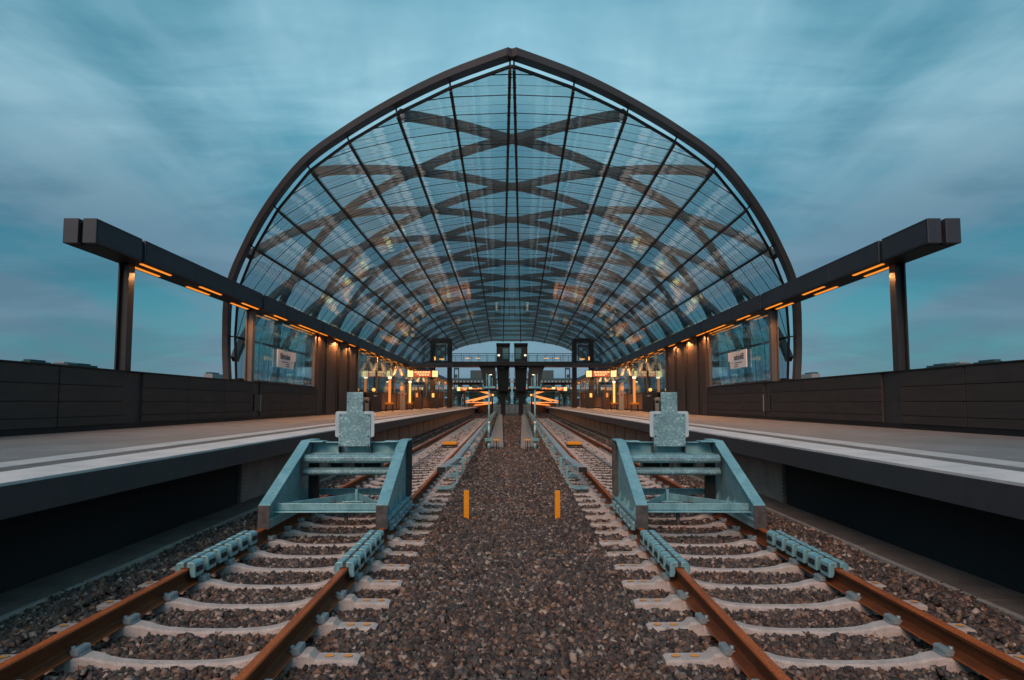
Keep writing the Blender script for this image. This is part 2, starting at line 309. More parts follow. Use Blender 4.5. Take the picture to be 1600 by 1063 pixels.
# ---------------------------------------------------------------- ballast stones (one mass)
SP = .64; V0 = 2.87                                 # sleeper spacing and first sleeper
def ballast():
    zones = [(3.2, 6.5, 1700, .030), (6.5, 11, 1400, .031), (11, 20, 800, .036), (20, 40, 300, .05), (40, 90, 60, .09)]
    P = []; S = []
    for a, b, dens, r in zones:
        n = int((b - a) * 5.4 * dens); u = rng.uniform(-4.03, 1.4, n); v = rng.uniform(a, b, n)
        k = (u < v * CUT + .02) & (u > -4.0 - v * 0)
        u, v = u[k], v[k]; d = u - UC; ad = np.abs(d)
        fr = ((v - V0) / SP + .5) % 1 - .5; fr = np.abs(fr) * SP
        hw = np.where(ad < .5, .062, .09) + .008
        on = (ad < 1.28) & (fr < hw) & (rng.random(len(u)) > (.012 if a < 11 else 0))
        rail = (np.abs(u - UI) < .085) | (np.abs(u - UO) < .085)
        k = ~(on | (rail & (rng.random(len(u)) > .15)))
        path = (u > -.66) & (u < .12) & (v > 25.9); k &= ~path
        u, v = u[k], v[k]; ad = np.abs(u - UC)
        z = np.where(ad < 1.30, -.050, -.02) + .012 * np.sin(u * 5 + np.sin(v * 1.7) * 2) + .01 * np.sin(v * 3.1 + u * 2)
        z = np.where(ad < .5, -.068, z)
        z = np.where((np.abs(u - UI) < .18) | (np.abs(u - UO) < .18), -.065, z)
        z = np.where(u < -3.62, .0 + .02 * np.sin(v * 2.3), z)
        z += rng.uniform(-.012, .016, len(u)) - max(0, r - .031) * 1.1
        P.append(np.stack([u, v, z], 1)); S.append(r * rng.uniform(.55, 1.25, len(u)))
    P = np.concatenate(P); S = np.concatenate(S); n = len(P)
    K = 8
    ico = np.array([(x, y, z) for z in (-1, 1) for y in (-1, 1) for x in (-1, 1)], float) * .62
    fc = np.array([(0, 2, 3), (0, 3, 1), (4, 5, 7), (4, 7, 6), (0, 1, 5), (0, 5, 4), (2, 6, 7), (2, 7, 3), (0, 4, 6), (0, 6, 2), (1, 3, 7), (1, 7, 5)])
    q = rng.normal(size=(n, 4)); q /= np.linalg.norm(q, axis=1, keepdims=True); a, b, c, d = q.T
    Rm = np.stack([1 - 2 * (c * c + d * d), 2 * (b * c - a * d), 2 * (b * d + a * c), 2 * (b * c + a * d), 1 - 2 * (b * b + d * d), 2 * (c * d - a * b), 2 * (b * d - a * c), 2 * (c * d + a * b), 1 - 2 * (b * b + c * c)], 1).reshape(n, 3, 3)
    V = (ico[None] + rng.uniform(-.34, .34, (n, K, 3))) * np.stack([rng.uniform(1.0, 1.6, n), rng.uniform(.8, 1.15, n), rng.uniform(.5, .95, n)], 1)[:, None, :]
    V = np.einsum('nij,nkj->nki', Rm, V) * S[:, None, None] + P[:, None, :]
    ca, sa = math.cos(AL), math.sin(AL); X = V[..., 0] * ca - V[..., 1] * sa; Y = V[..., 0] * sa + V[..., 1] * ca
    A = np.stack([X, Y, V[..., 2]], -1).reshape(-1, 3); B = A * np.array([-1, 1, 1])
    AF = (fc[None] + (np.arange(n) * K)[:, None, None]).reshape(-1, 3); BF = AF[:, ::-1] + n * K
    VV = np.concatenate([A, B]).astype(np.float32); FF = np.concatenate([AF, BF]).astype(np.int32)
    me = bpy.data.meshes.new('ballast'); me.vertices.add(len(VV)); me.vertices.foreach_set('co', VV.ravel())
    me.loops.add(FF.size); me.loops.foreach_set('vertex_index', FF.ravel()); me.polygons.add(len(FF))
    me.polygons.foreach_set('loop_start', np.arange(0, FF.size, 3, dtype=np.int32))
    me.update(calc_edges=True); me.materials.append(MATS['ballast_stone'])
    tag(link('ballast_gravel', me), 'loose brown and grey crushed stone ballast filling the track bed', 'gravel', kind='stuff'); print('stones', n * 2)
ballast()
# ---------------------------------------------------------------- sleepers
def sleeper_mesh():
    m = MB(); pr = [(0, -.026, .046), (.22, -.023, .046), (.38, -.012, .050), (.47, .002, .056), (.535, .022, .064), (.605, .032, .070), (.645, .030, .074), (.665, .026, .078), (.845, .026, .078), (.865, .040, .078), (.90, .052, .078), (.94, .048, .076), (.975, .012, .074), (1.24, .008, .072), (1.27, -.004, .068)]
    pr = [(-a, b, c) for a, b, c in pr[:0:-1]] + pr; vs = []
    for a, zt, hw in pr:
        c = .012; vs += [(a, -hw - .045, -.2), (a, -hw - .006, zt - .014), (a, -hw + c, zt), (a, hw - c, zt), (a, hw + .006, zt - .014), (a, hw + .045, -.2)]
    k = 6; n = len(pr)
    fs = [(i * k + j, i * k + j + 1, (i + 1) * k + j + 1, (i + 1) * k + j) for i in range(n - 1) for j in range(5)]
    fs += [tuple(range(k)), tuple((n - 1) * k + j for j in range(k))[::-1]]
    m.poly(vs, fs)
    m.mat(1)
    for a in (-1.19, -1.06, 1.06, 1.19):
        m.poly([(a + .033 * math.cos(t * math.pi / 5), .028 * math.sin(t * math.pi / 5), .0155) for t in range(10)], [tuple(range(10))])
    return m
def clip_meshes():
    m = MB(); pts = [(-.036, -.07), (.036, -.07)]
    sec = [(-.022, .0), (.032, .0), (.032, .028), (.026, .042), (-.016, .044), (-.022, .038)]
    m.extr([(a, -.072, b) for a, b in sec], (0, .144, 0))
    m.box(-.045, .045, -.060, .060, -.02, .004); m.rod([(-.036, -.02, .004), (-.036, -.02, .05)], .016, 6); m.rod([(-.036, -.02, .004), (-.036, -.02, .018)], .028, 8)
    return m
sl_me = sleeper_mesh().mesh('sleeper', ['sleeper_concrete', 'orange_spot']); cl_me = clip_meshes().mesh('rail_clip', 'grey_steel')
def sleepers():
    n = int((78 - V0) / SP)
    for i in range(n):
        v = V0 + i * SP
        o = link('railway_sleeper', sl_me); o.matrix_world = ML @ Matrix.Translation((UC + random.uniform(-.012, .012), v, random.uniform(-.004, .004))) @ Matrix.Rotation(random.uniform(-.006, .006), 4, 'Z')
        tag(o, 'pale concrete sleeper carrying the rusty rails of the left track', 'sleeper', 'concrete sleepers of the left track')
        if i < 36:
            for s, off in ((-1, -.84), (-1, -.665), (1, .665), (1, .84)):
                c = link('rail_clip', cl_me); c.parent = o; c.location = (off, 0, .04)
                c.rotation_euler = (0, 0, 0 if abs(off) > .75 and off > 0 or off == -.665 else math.pi)
        left(o, 'pale concrete sleeper carrying the rusty rails of the right track', 'concrete sleepers of the right track')
sleepers()
# ---------------------------------------------------------------- rails
def rail(u, ll, rl):
    z = .03; sec = [(-.075, z), (.075, z), (.072, z + .012), (.02, z + .028), (.009, z + .04), (.009, z + .115), (.034, z + .128), (.036, z + .150), (.028, z + .160), (-.028, z + .160), (-.036, z + .150), (-.034, z + .128), (-.009, z + .115), (-.009, z + .04), (-.02, z + .028), (-.072, z + .012)]
    m = MB(); m.extr([(a, -1.5, b) for a, b in sec], (0, 136, 0))
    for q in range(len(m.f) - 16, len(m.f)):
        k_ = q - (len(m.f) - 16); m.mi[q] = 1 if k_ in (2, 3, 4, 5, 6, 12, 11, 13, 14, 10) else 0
    o = obj('rail', MB_shift(m, u), ['rust', 'rust_shaded'], at=(u, 0, 0)); tag(o, ll, 'rail', 'rusty rails of the two tracks'); left(o, rl, 'rusty rails of the two tracks')
def MB_shift(m, u=0, v=0, z=0):
    m.v = [(a + u, b + v, c + z) for a, b, c in m.v]; return m
rail(UI, 'rusty rail of the left track nearest the gravel middle strip', 'rusty rail of the right track nearest the gravel middle strip')
rail(UO, 'rusty rail of the left track on the platform side', 'rusty rail of the right track on the platform side')
# ---------------------------------------------------------------- platforms
def platform():
    t = thing('platform', (UP_, 0, 0), 'left paved platform with a white edge above the track', 'platform', kind='structure')
    def P(n, m, mt, bevel=0): return obj_in(n, m, mt, t, bevel)
    m = MB().box(UP_ - 1.5, -9.45, -3, V_END, ZP - .3, ZP); P('paving', m, 'platform_paving')
    m = MB()
    v = -3.0
    while v < V_END: m.box(UP_, UP_ - .65, v, min(v + 2.99, V_END), ZL + .004, ZP + .003); v += 3
    P('edge_slab', m, 'platform_edge_white')
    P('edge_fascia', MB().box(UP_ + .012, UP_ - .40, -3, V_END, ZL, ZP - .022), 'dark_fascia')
    P('grey_strip', MB().box(UP_ - .65, UP_ - .96, -3, V_END, ZP - .2, ZP - .002), 'grey_paving')
    P('guide_strip', MB().box(UP_ - .96, UP_ - 1.39, -3, V_END, ZP - .2, ZP + .003), 'tactile_white')
    P('inner_paving', MB().box(UP_ - 1.39, UP_ - 1.5, -3, V_END, ZP - .2, ZP - .001), 'platform_paving')
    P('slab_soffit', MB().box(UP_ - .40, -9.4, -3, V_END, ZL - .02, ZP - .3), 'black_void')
    m = MB()
    v = 11.7
    while v < V_END: m.box(-4.50, -4.75, v, v + 2.80, -.2, ZL - .02); v += 3
    P('retaining_wall', m, 'wall_concrete')
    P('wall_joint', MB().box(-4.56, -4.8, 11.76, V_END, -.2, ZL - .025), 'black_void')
    m = MB()
    for k in range(9): m.poly([(-4.497, 11.74 + .02 * math.cos(a), .08 + .07 * k + .02 * math.sin(a)) for a in [j * math.pi / 3 for j in range(6)]], [tuple(range(6))])
    P('pier_bolts', m, 'black_void')
    P('void_shade', MB().box(-4.56, -4.8, -3, 11.7, -.2, ZL - .025), 'black_void')  # black sheet painted for the shade in the open void
    return t
def obj_in(n, m, mt, t, bevel=0):
    """part whose mesh is written in left-track coordinates"""
    inv = ML.inverted() @ t.matrix_world; off = inv.to_translation()
    o = link(n, m.mesh(n, mt, off)); o.parent = t
    if bevel: bev(o, bevel)
    return o
left(platform(), 'right paved platform with a white edge above the track')
def ledge():
    t = thing('cable_trough', (-4.2, 0, 0), 'low concrete cable trough under the left platform lip', 'cable trough')
    m = MB(); v = -2.0
    while v < V_END: m.box(-4.02, -4.50, v, v + .99, -.25, .05 + random.uniform(-.003, .003)); v += 1.0
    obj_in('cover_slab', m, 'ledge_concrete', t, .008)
    m = MB(); v = -2.0
    while v < V_END: m.box(-3.96, -4.017, v, v + 1.99, -.25, .058 + random.uniform(-.004, .004)); v += 2.0
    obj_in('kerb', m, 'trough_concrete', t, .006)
    return t
left(ledge(), 'low concrete cable trough under the right platform lip')
# ---------------------------------------------------------------- parapet walls
POST = [16.73 + 8.4 * i for i in range(12)]
def parapet():
    t = thing('parapet_wall', (UW, 0, ZP), 'dark clinker-clad parapet along the back of the left platform', 'wall')
    pn = MB()
    segs = [(-3, 7.4), (7.43, 14.1), (14.13, 16.35)]
    for i in range(11):
        a = POST[i] + .64; b = POST[i + 1] - .1
        if i == 2: continue                      # enclosure stands here
        if i == 3: continue
        segs.append((a, b if i != 1 else 33.45))
    hs = [ZP + .12, ZP + .32, ZP + .66, ZP + 1.02, ZW - .03]
    segs[2] = (14.13, 16.55)
    po = MB()
    for a, b in segs:
        n = max(1, round((b - a) / 2.8)); st = (b - a) / n
        if a > 50:
            for k in range(n): po.box(UW, UW - .10, a + k * st + .02, a + (k + 1) * st - .02, ZP + .13, ZW - .036)
            continue
        for r in range(4):
            for k in range(n): pn.box(UW, UW - .10, a + k * st + .006, a + (k + 1) * st - .006, hs[r] + .008, hs[r + 1] - .006)
    obj_in('cladding_panel', pn, 'clinker', t, .004)
    obj_in('wood_panel', po, 'panel_orange_lit', t, .004)
    obj_in('wall_core', MB().box(UW - .06, UW - .2, -3, V_END, ZP - .1, ZW - .04), 'black_steel', t)
    obj_in('plinth', MB().box(UW - .03, UW - .06, -3, 33.4, ZP, ZP + .12).box(UW - .03, UW - .06, 43, V_END, ZP, ZP + .12), 'black_steel', t)
    cp = MB(); cp.box(UW + .02, UW - .24, -3, 33.45, ZW - .03, ZW); cp.box(UW + .02, UW - .24, 50.6, V_END, ZW - .03, ZW)
    obj_in('coping', cp, 'black_steel', t)
    nc = MB(); fr = MB()
    for i in [0, 1] + list(range(4, 11)):
        p = POST[i]; nc.box(UW - .05, UW - .06 - .002, p - .2, p + .66, ZP + .12, ZW - .04)
    obj_in('recess_panel', nc, 'dark_steel', t)
    k = MB(); k.box(UW + .0, UW - .04, POST[1] + .08, POST[1] + .72, ZP + .32, ZP + .95)
    obj_in('hose_cabinet', k, 'dark_steel', t, .01)
    obj_in('hose_handle', MB().box(UW + .02, UW + .0, POST[1] + .66, POST[1] + .70, ZP + .3, ZP + .95), 'grey_steel', t)
    return t
left(parapet(), 'dark clinker-clad parapet along the back of the right platform')
# ---------------------------------------------------------------- lighting beam on posts
STRIP = bpy.data.lights.new('strip_light', 'SPOT'); STRIP.energy = 170; STRIP.color = (1, .40, .12); STRIP.spot_size = R(162); STRIP.spot_blend = .35; STRIP.shadow_soft_size = 0
STRIP_NEAR = STRIP.copy(); STRIP_NEAR.energy = 85; STRIP_FAR = STRIP.copy(); STRIP_FAR.energy = 230; STRIP_FAR.spot_size = R(170); STRIP_FAR.spot_blend = .2
def beam():
    t = thing('lighting_beam', (-9.3, 14.62, ZP), 'long grey box beam on steel posts with orange light strips over the left platform', 'canopy beam')
    zb, zt = 5.285, 5.846
    fb = MB(); seams = [14.62, 16.50] + [POST[i] - .25 for i in range(1, 12)] + [V_END - 1]
    for a, b in zip(seams, seams[1:]):
        a2 = a if a == 14.62 else a + .16
        n = 1 if b - a < 4 else 3; st = (b - a2) / n
        for k in range(n): fb.box(-8.97, -9.27, a2 + k * st + (.006 if k else 0), a2 + (k + 1) * st - (.006 if k < n - 1 else 0), zb, zt)
    obj_in('front_box', fb, 'beam_cladding', t, .012)
    obj_in('rear_box', MB().box(-9.37, -9.70, 14.62, V_END - 1, zb, zt), 'beam_cladding', t, .012)
    obj_in('core', MB().box(-9.01, -9.66, 14.75, V_END - 1.2, zb + .03, zt - .05), 'black_steel', t)
    # inset frame lines of the near cladding panels
    ln = MB()
    for a, b in zip(seams[:4], seams[1:5]):
        a = a + (.03 if a == 14.62 else .2); b = b - .03
        for z in (zb + .035, zt - .045): ln.box(-8.968, -8.975, a, b, z, z + .010)
        ln.box(-8.968, -8.975, a, a + .02, zb + .045, zt - .045)
    obj_in('panel_joint', ln, 'black_steel', t)
    obj_in('soffit', MB().box(-9.0, -9.66, 14.8, V_END - 1.3, zb - .012, zb + .0), 'black_steel', t)
    for i, p in enumerate(POST):
        m = MB(); zz0 = .9
        m.box(-9.40, -9.44, p, p + .27, zz0, zb - .013).box(-9.63, -9.67, p, p + .27, zz0, zb - .013).box(-9.441, -9.629, p + .11, p + .15, zz0, zb - .014)
        obj_in('post', m, 'post_steel_lit' if i else 'dark_steel', t, .004)
    v = 16.75; strips = []
    while v < V_END - 4:
        strips += [(-9.12, v, 1.5), (-9.51, v + (.0 if v > 20 else .15), 1.5)]; v += 3.3
    strips += [(-9.12, 31.55, 1.4), (-9.51, 31.55, 1.4)]
    for u, v, l in strips:
        if v == 29.95: continue
        ls = obj_in('light_strip', MB().box(u - .038, u + .038, v, v + l, zb - .034, zb - .013), 'lamp_orange', t)
        if u > -9.3:
            ld = STRIP_FAR if v > 44 else STRIP if v > 34 else STRIP_NEAR; lo = link('strip_light', ld); lo.parent = ls; lo.location = (u + .35 + 9.3 - 0, 0, 0); lo.matrix_local = Matrix.Translation((u + 9.3, v + l / 2 - 14.62, zb - .09 - ZP))
    return t
left(beam(), 'long grey box beam on steel posts with orange light strips over the right platform')
# ---------------------------------------------------------------- panelled enclosure between the third and fifth post
def enclosure():
    t = thing('stair_enclosure', (-9.4, 38, ZP), 'tall brown panelled enclosure with dark steel fins at the back of the left platform', 'enclosure')
    m = MB(); v = 33.85; zb = 5.26
    pan = [(33.85, 34.9), (35.45, 37.6), (38.3, 40.3), (40.8, 43.0)]
    for a, b in pan: m.box(-9.33, -9.45, a, b, ZP + .05, zb)
    obj_in('wall_panel', m, 'panel_brown', t, .005)
    f = MB()
    for a, b in [(34.9, 35.45), (37.6, 38.3), (40.3, 40.8)]:
        f.box(-9.28, -9.5, a + .02, a + .10, ZP, zb).box(-9.28, -9.5, b - .10, b - .02, ZP, zb).box(-9.40, -9.42, a + .1, b - .1, ZP, zb)
    obj_in('fin', f, 'dark_steel', t, .004)
    obj_in('plinth', MB().box(-9.27, -9.32, 33.7, 43.0, ZP, ZP + .05), 'black_steel', t)
    obj_in('end_post', MB().box(-9.26, -9.5, 43.0, 43.14, ZP, zb), 'dark_steel', t)
    return t
left(enclosure(), 'tall brown panelled enclosure with dark steel fins at the back of the right platform')
# ---------------------------------------------------------------- glass screens above the parapet
def screens():
    for i in range(1, 11):
        if i == 2: continue
        a, b = POST[i] + .3, POST[i + 1] - .03
        if i == 3: a = 43.2
        if i == 1: b = 33.4
        z0 = ZW + .01 if i != 3 else ZP + 1.35
        t = thing('glass_screen', (-9.47, a, ZW), ['', 'glass windscreen holding the station name sign beside the left platform', '', 'glass windscreen just beyond the brown enclosure on the left platform'][i] if i < 4 else 'glass windscreen between lit posts deeper down the left platform', 'glass screen', 'glass windscreens of the left platform')
        m = MB(); n = 3 if i != 3 else 2; st = (b - a) / n
        for k in range(n): m.poly([(-9.47, a + k * st + .01, z0), (-9.47, a + (k + 1) * st - .01, z0), (-9.47, a + (k + 1) * st - .01, 5.25), (-9.47, a + k * st + .01, 5.25)], [(0, 1, 2, 3)])
        obj_in('pane', m, 'screen_glass', t)
        fr = MB(); fr.box(-9.45, -9.5, a, b, z0 - .0, z0 + .04)
        if i == 3: fr.box(-9.42, -9.5, a, b, z0 - .45, z0 - .38)
        obj_in('frame', fr, 'dark_steel', t)
        rl = t['label'].replace('left', 'right'); left(t, rl, 'glass windscreens of the right platform')
screens()
def station_sign():
    t = thing('station_sign', (-9.40, 27.9, 3.3), 'white station name sign reading Elbbrücken behind the left platform', 'sign')
    obj_in('sign_board', MB().box(-9.36, -9.40, 27.9, 30.05, 3.27, 4.02), 'white_sign', t)
    obj_in('side_tab', MB().box(-9.362, -9.398, 30.053, 30.33, 3.42, 4.02), 'white_sign', t)
    obj_in('bracket', MB().box(-9.35, -9.41, 28.7, 29.1, 4.021, 4.09), 'teal_ink', t)
    def text(s, size, v, z, sx=1.0, mt='sign_ink'):
        c = bpy.data.curves.new('lettering_font', 'FONT'); c.body = s; c.size = size; c.extrude = .004; c.materials.append(MATS[mt])
        f_ = bpy.data.objects.new('lettering_font', c); sc.collection.objects.link(f_); bpy.context.view_layer.update()
        me = bpy.data.meshes.new_from_object(f_.evaluated_get(bpy.context.evaluated_depsgraph_get())); bpy.data.objects.remove(f_)
        o = link('lettering', me); o.parent = t
        M = Matrix(((0, 0, 1, 0), (1, 0, 0, 0), (0, 1, 0, 0), (0, 0, 0, 1)))
        o.matrix_local = Matrix.Translation((.045, v - 27.9, z - 3.3)) @ M @ Matrix.Diagonal((sx, 1, 1, 1))
    text('Elbbrücken', .36, 28.2, 3.64, .80)
    m = MB()
    for k, (a, b) in enumerate([(28.45, 29.45), (28.95, 29.45), (29.0, 29.5)]): m.box(-9.357, -9.36, a, b, 3.50 - k * .085, 3.53 - k * .085)
    m.box(-9.357, -9.36, 29.72, 29.8, 3.5, 3.56)
    obj_in('small_print', m, 'sign_ink', t)
    m = MB(); m.box(-9.36, -9.39, 30.1, 30.33, 3.34, 3.62); obj_in('logo_plate', m, 'teal_ink', t)
    return t
left(station_sign(), 'white station name sign with mirrored lettering behind the right platform')
# ---------------------------------------------------------------- glass hall
V1 = 20.5
PR = [(.25, 10.65, 1.0), (-1.74, 10.56, 1.063), (-3.74, 10.26, 1.129), (-5.76, 9.78, 1.198), (-7.55, 9.13, 1.26), (-9.31, 7.98, 1.335), (-10.69, 6.66, 1.40), (-11.80, 5.05, 1.455), (-12.33, 3.05, 1.51), (-12.38, 1.11, 1.53), (-12.15, -.9, 1.535), (-11.6, -2.9, 1.54)]
BACK = [115.5, 114, 114.5, 113, 112.5, 112, 112, 112, 112, 112, 112, 112]
def catmull(pts, k=4):
    o = []; n = len(pts)
    for i in range(n - 1):
        p0, p1, p2, p3 = pts[max(i - 1, 0)], pts[i], pts[i + 1], pts[min(i + 2, n - 1)]
        for j in range(k):
            t = j / k; o.append(tuple(.5 * (2 * b + (c - a) * t + (2 * a - 5 * b + 4 * c - d) * t * t + (3 * b - a - 3 * c + d) * t ** 3) for a, b, c, d in zip(p0, p1, p2, p3)))
    o.append(tuple(pts[-1])); return o
SM = catmull([(u, z, t) for u, z, t in PR], 4)
def offset(c, d):
    """offset of the hall section along its outward normal: list of (u, z, t, nu, nz)"""
    o = []
    for i, (u, z, t) in enumerate(c):
        a = c[max(i - 1, 0)]; b = c[min(i + 1, len(c) - 1)]; du, dz = b[0] - a[0], b[1] - a[1]; l = math.hypot(du, dz)
        nu, nz = dz / l, -du / l
        if i == 0: nu, nz = 0, 1
        o.append((u + nu * d, z + nz * d, t, nu, nz))
    return o
def arc(c):
    s = [0]
    for a, b in zip(c, c[1:]): s.append(s[-1] + math.hypot(b[0] - a[0], b[1] - a[1]))
    return s
def hall():
    t = thing('station_hall', (0, V1, 0), 'huge vaulted glass train hall with crossing steel ribs over both tracks', 'train hall')
    parts = []
    def part(n, m, mt, bevel=0): o = obj_in(n, m, mt, t, bevel); parts.append(o); return o
    def W(u, v, zc): return (u, v, zc + H)
    # purlins
    for i, (u, z, tt) in enumerate(PR[:11]):
        m = MB(); v0 = V1 * tt; v1 = BACK[i]
        a = PR[max(i - 1, 0)]; b = PR[i + 1]; nu, nz = b[1] - a[1], -(b[0] - a[0]); l = math.hypot(nu, nz); up = (nu / l, 0, nz / l)
        if i == 0: up = (0, 0, 1)
        m.bar([W(u, v0, z), W(u, v1, z)], .10, .16, [up] * 2)
        v = v0 + .6
        while v < 45:
            m.bar([W(u - up[2] * .07, v, z + up[0] * .07 ), W(u + up[2] * .07, v, z - up[0] * .07)], .03, .03, [up] * 2); v += .725
        part('purlin', m, 'black_steel')
    # glass strips between the purlins, with their glazing bars
    rows = [(None, PR[0])] + [(PR[i], PR[i + 1]) for i in range(11)]
    for i, (a, b) in enumerate(rows):
        if a is None:
            v0 = V1 * b[2]; v1 = BACK[0]
            q = [W(b[0], v0, b[1] + .06), W(b[0], v1, b[1] + .06), W(cu(v1), v1, b[1] + .06), W(cu(v0), v0, b[1] + .06)]
            A = lambda v: W(b[0] + .03, v, b[1]); B = lambda v: W(cu(v), v, b[1]); n = (0, 0, 1); va = vb = v0; vend = v1
        else:
            nu, nz = b[1] - a[1], -(b[0] - a[0]); l = math.hypot(nu, nz); nu, nz = nu / l, nz / l; e = .06
            va, vb = V1 * a[2], V1 * b[2]; j = i - 1
            q = [W(b[0] + nu * e, vb, b[1] + nz * e), W(b[0] + nu * e, BACK[i], b[1] + nz * e), W(a[0] + nu * e, BACK[j], a[1] + nz * e), W(a[0] + nu * e, va, a[1] + nz * e)]
            A = lambda v, a=a: W(a[0], v, a[1]); B = lambda v, b=b: W(b[0], v, b[1]); n = (nu, 0, nz); vend = BACK[i]
        m = MB(); m.poly(q, [(0, 1, 2, 3)]); m.mat(1); v = V1 + .4; k = 0
        while v < 108:
            if v > max(va, vb) + .05:
                s = .024 if k % 2 == 0 else .007
                if k % 2 == 0 or v < 40: m.bar([A(v), B(v)], s, s, [n] * 2)
            elif a is not None and v > va + .1:       # bar meets the sloping front edge
                f = (v - va) / (vb - va); pb = W(a[0] + (b[0] - a[0]) * f, v, a[1] + (b[1] - a[1]) * f)
                s = .026 if k % 2 == 0 else .010; m.bar([A(v), pb], s, s, [n] * 2)
            v += .725; k += 1
        part('glass_strip', m, ['hall_glass', 'black_steel'])
    # front edge bar and rim arch
    def curve(c, off): return [(*W(u, V1 * tt, z), nu, nz) for u, z, tt, nu, nz in offset(c, off)]
    def swp(cv, sec, name, mt, bevel=0):
        m = MB(); m.sweep([p[:3] for p in cv], sec, [(p[3], 0, p[4]) for p in cv]); part(name, m, mt, bevel)
    fe = curve([(u, z, tt) for u, z, tt in PR], .05); fe.insert(0, (cu(V1), V1 - .02, 10.7 + H, 0, 1))
    swp(fe, [(-.04, -.045), (.04, -.045), (.04, .045), (-.04, .045)], 'edge_bar', 'black_steel')
    rc = curve(SM, .42); rc.insert(0, (cu(V1), V1 - .12, 11.05 + H, 0, 1))
    rc = [(p[0], p[1] - .1, p[2], p[3], p[4]) for p in rc]
    swp(rc, [(-.19, -.14), (.19, -.14), (.19, .13), (-.19, .13)], 'rim_arch', 'arch_steel', .02)
    for i, (u, z, tt, nu, nz) in enumerate(offset(PR[:11], 0)):
        m = MB(); m.bar([W(u, V1 * tt - .02, z), W(u + nu * .26, V1 * tt - .06, z + nz * .26)], .06, .06, [(0, 1, 0)] * 2); part('bracket', m, 'black_steel')
    # far rim
    fo = offset([(u, z, b) for (u, z, _), b in zip(PR, BACK)], .3); m = MB()
    fp = [(cu(115.5), 115.5, 10.95 + H)] + [W(p[0], p[2], p[1]) for p in fo]
    m.sweep(fp, [(-.2, -.2), (.2, -.2), (.2, .2), (-.2, .2)], [(0, 0, 1)] + [(p[3], 0, p[4]) for p in fo]); part('far_rim', m, 'arch_steel')
    # diagrid ribs
    s = arc(SM); of = offset(SM, .36); rs = [(-.17, -.15), (.17, -.15), (.17, .15), (-.17, .15)]
    fv = [V1 * p[2] for p in SM]
    k = 0; vn = 27.1
    def ribpath(v0, slope, par):
        pts = []; u0 = cu(v0)
        p_ = [(u0, v0, of[0][1] + H, 0, 1)]
        for i, (u, z, tt, nu, nz) in enumerate(of):
            v = v0 + ((tt - 1) * V1 if par else slope * s[i])
            if u > u0 - .3: continue
            if v < fv[i] + .25 or v > 113.5: break
            p_.append((u, v, z + H, nu, nz))
        return p_
    nodes = [27.1 + 6.15 * i for i in range(14)]
    far_extra = [113.3 + 6.15 * i for i in range(1, 3)]
    for v0 in nodes:
        for par, sl in ((True, .65), (False, -.80)):
            p_ = ribpath(v0, sl, par)
            if len(p_) < 4: continue
            m = MB(); m.sweep([p[:3] for p in p_], rs, [(p[3], 0, p[4]) for p in p_]); part('rib', m, 'rib_steel')
    # second wave of descending ribs for the far side walls
    for v0 in far_extra:
        pts = []
        for i, (u, z, tt, nu, nz) in enumerate(of):
            v = v0 - .8 * s[i]
            if v < 113.5: pts.append((u, v, z + H, nu, nz))
        m = MB(); m.sweep([p[:3] for p in pts], rs, [(p[3], 0, p[4]) for p in pts]); part('rib', m, 'rib_steel')
    # mirrored half: same meshes under the same hall
    inv = t.matrix_world.inverted(); M2 = inv @ FLIP @ t.matrix_world
    for o in list(parts):
        c = o.copy(); sc.collection.objects.link(c); c.parent = t; c.matrix_local = M2
    return t
hall()
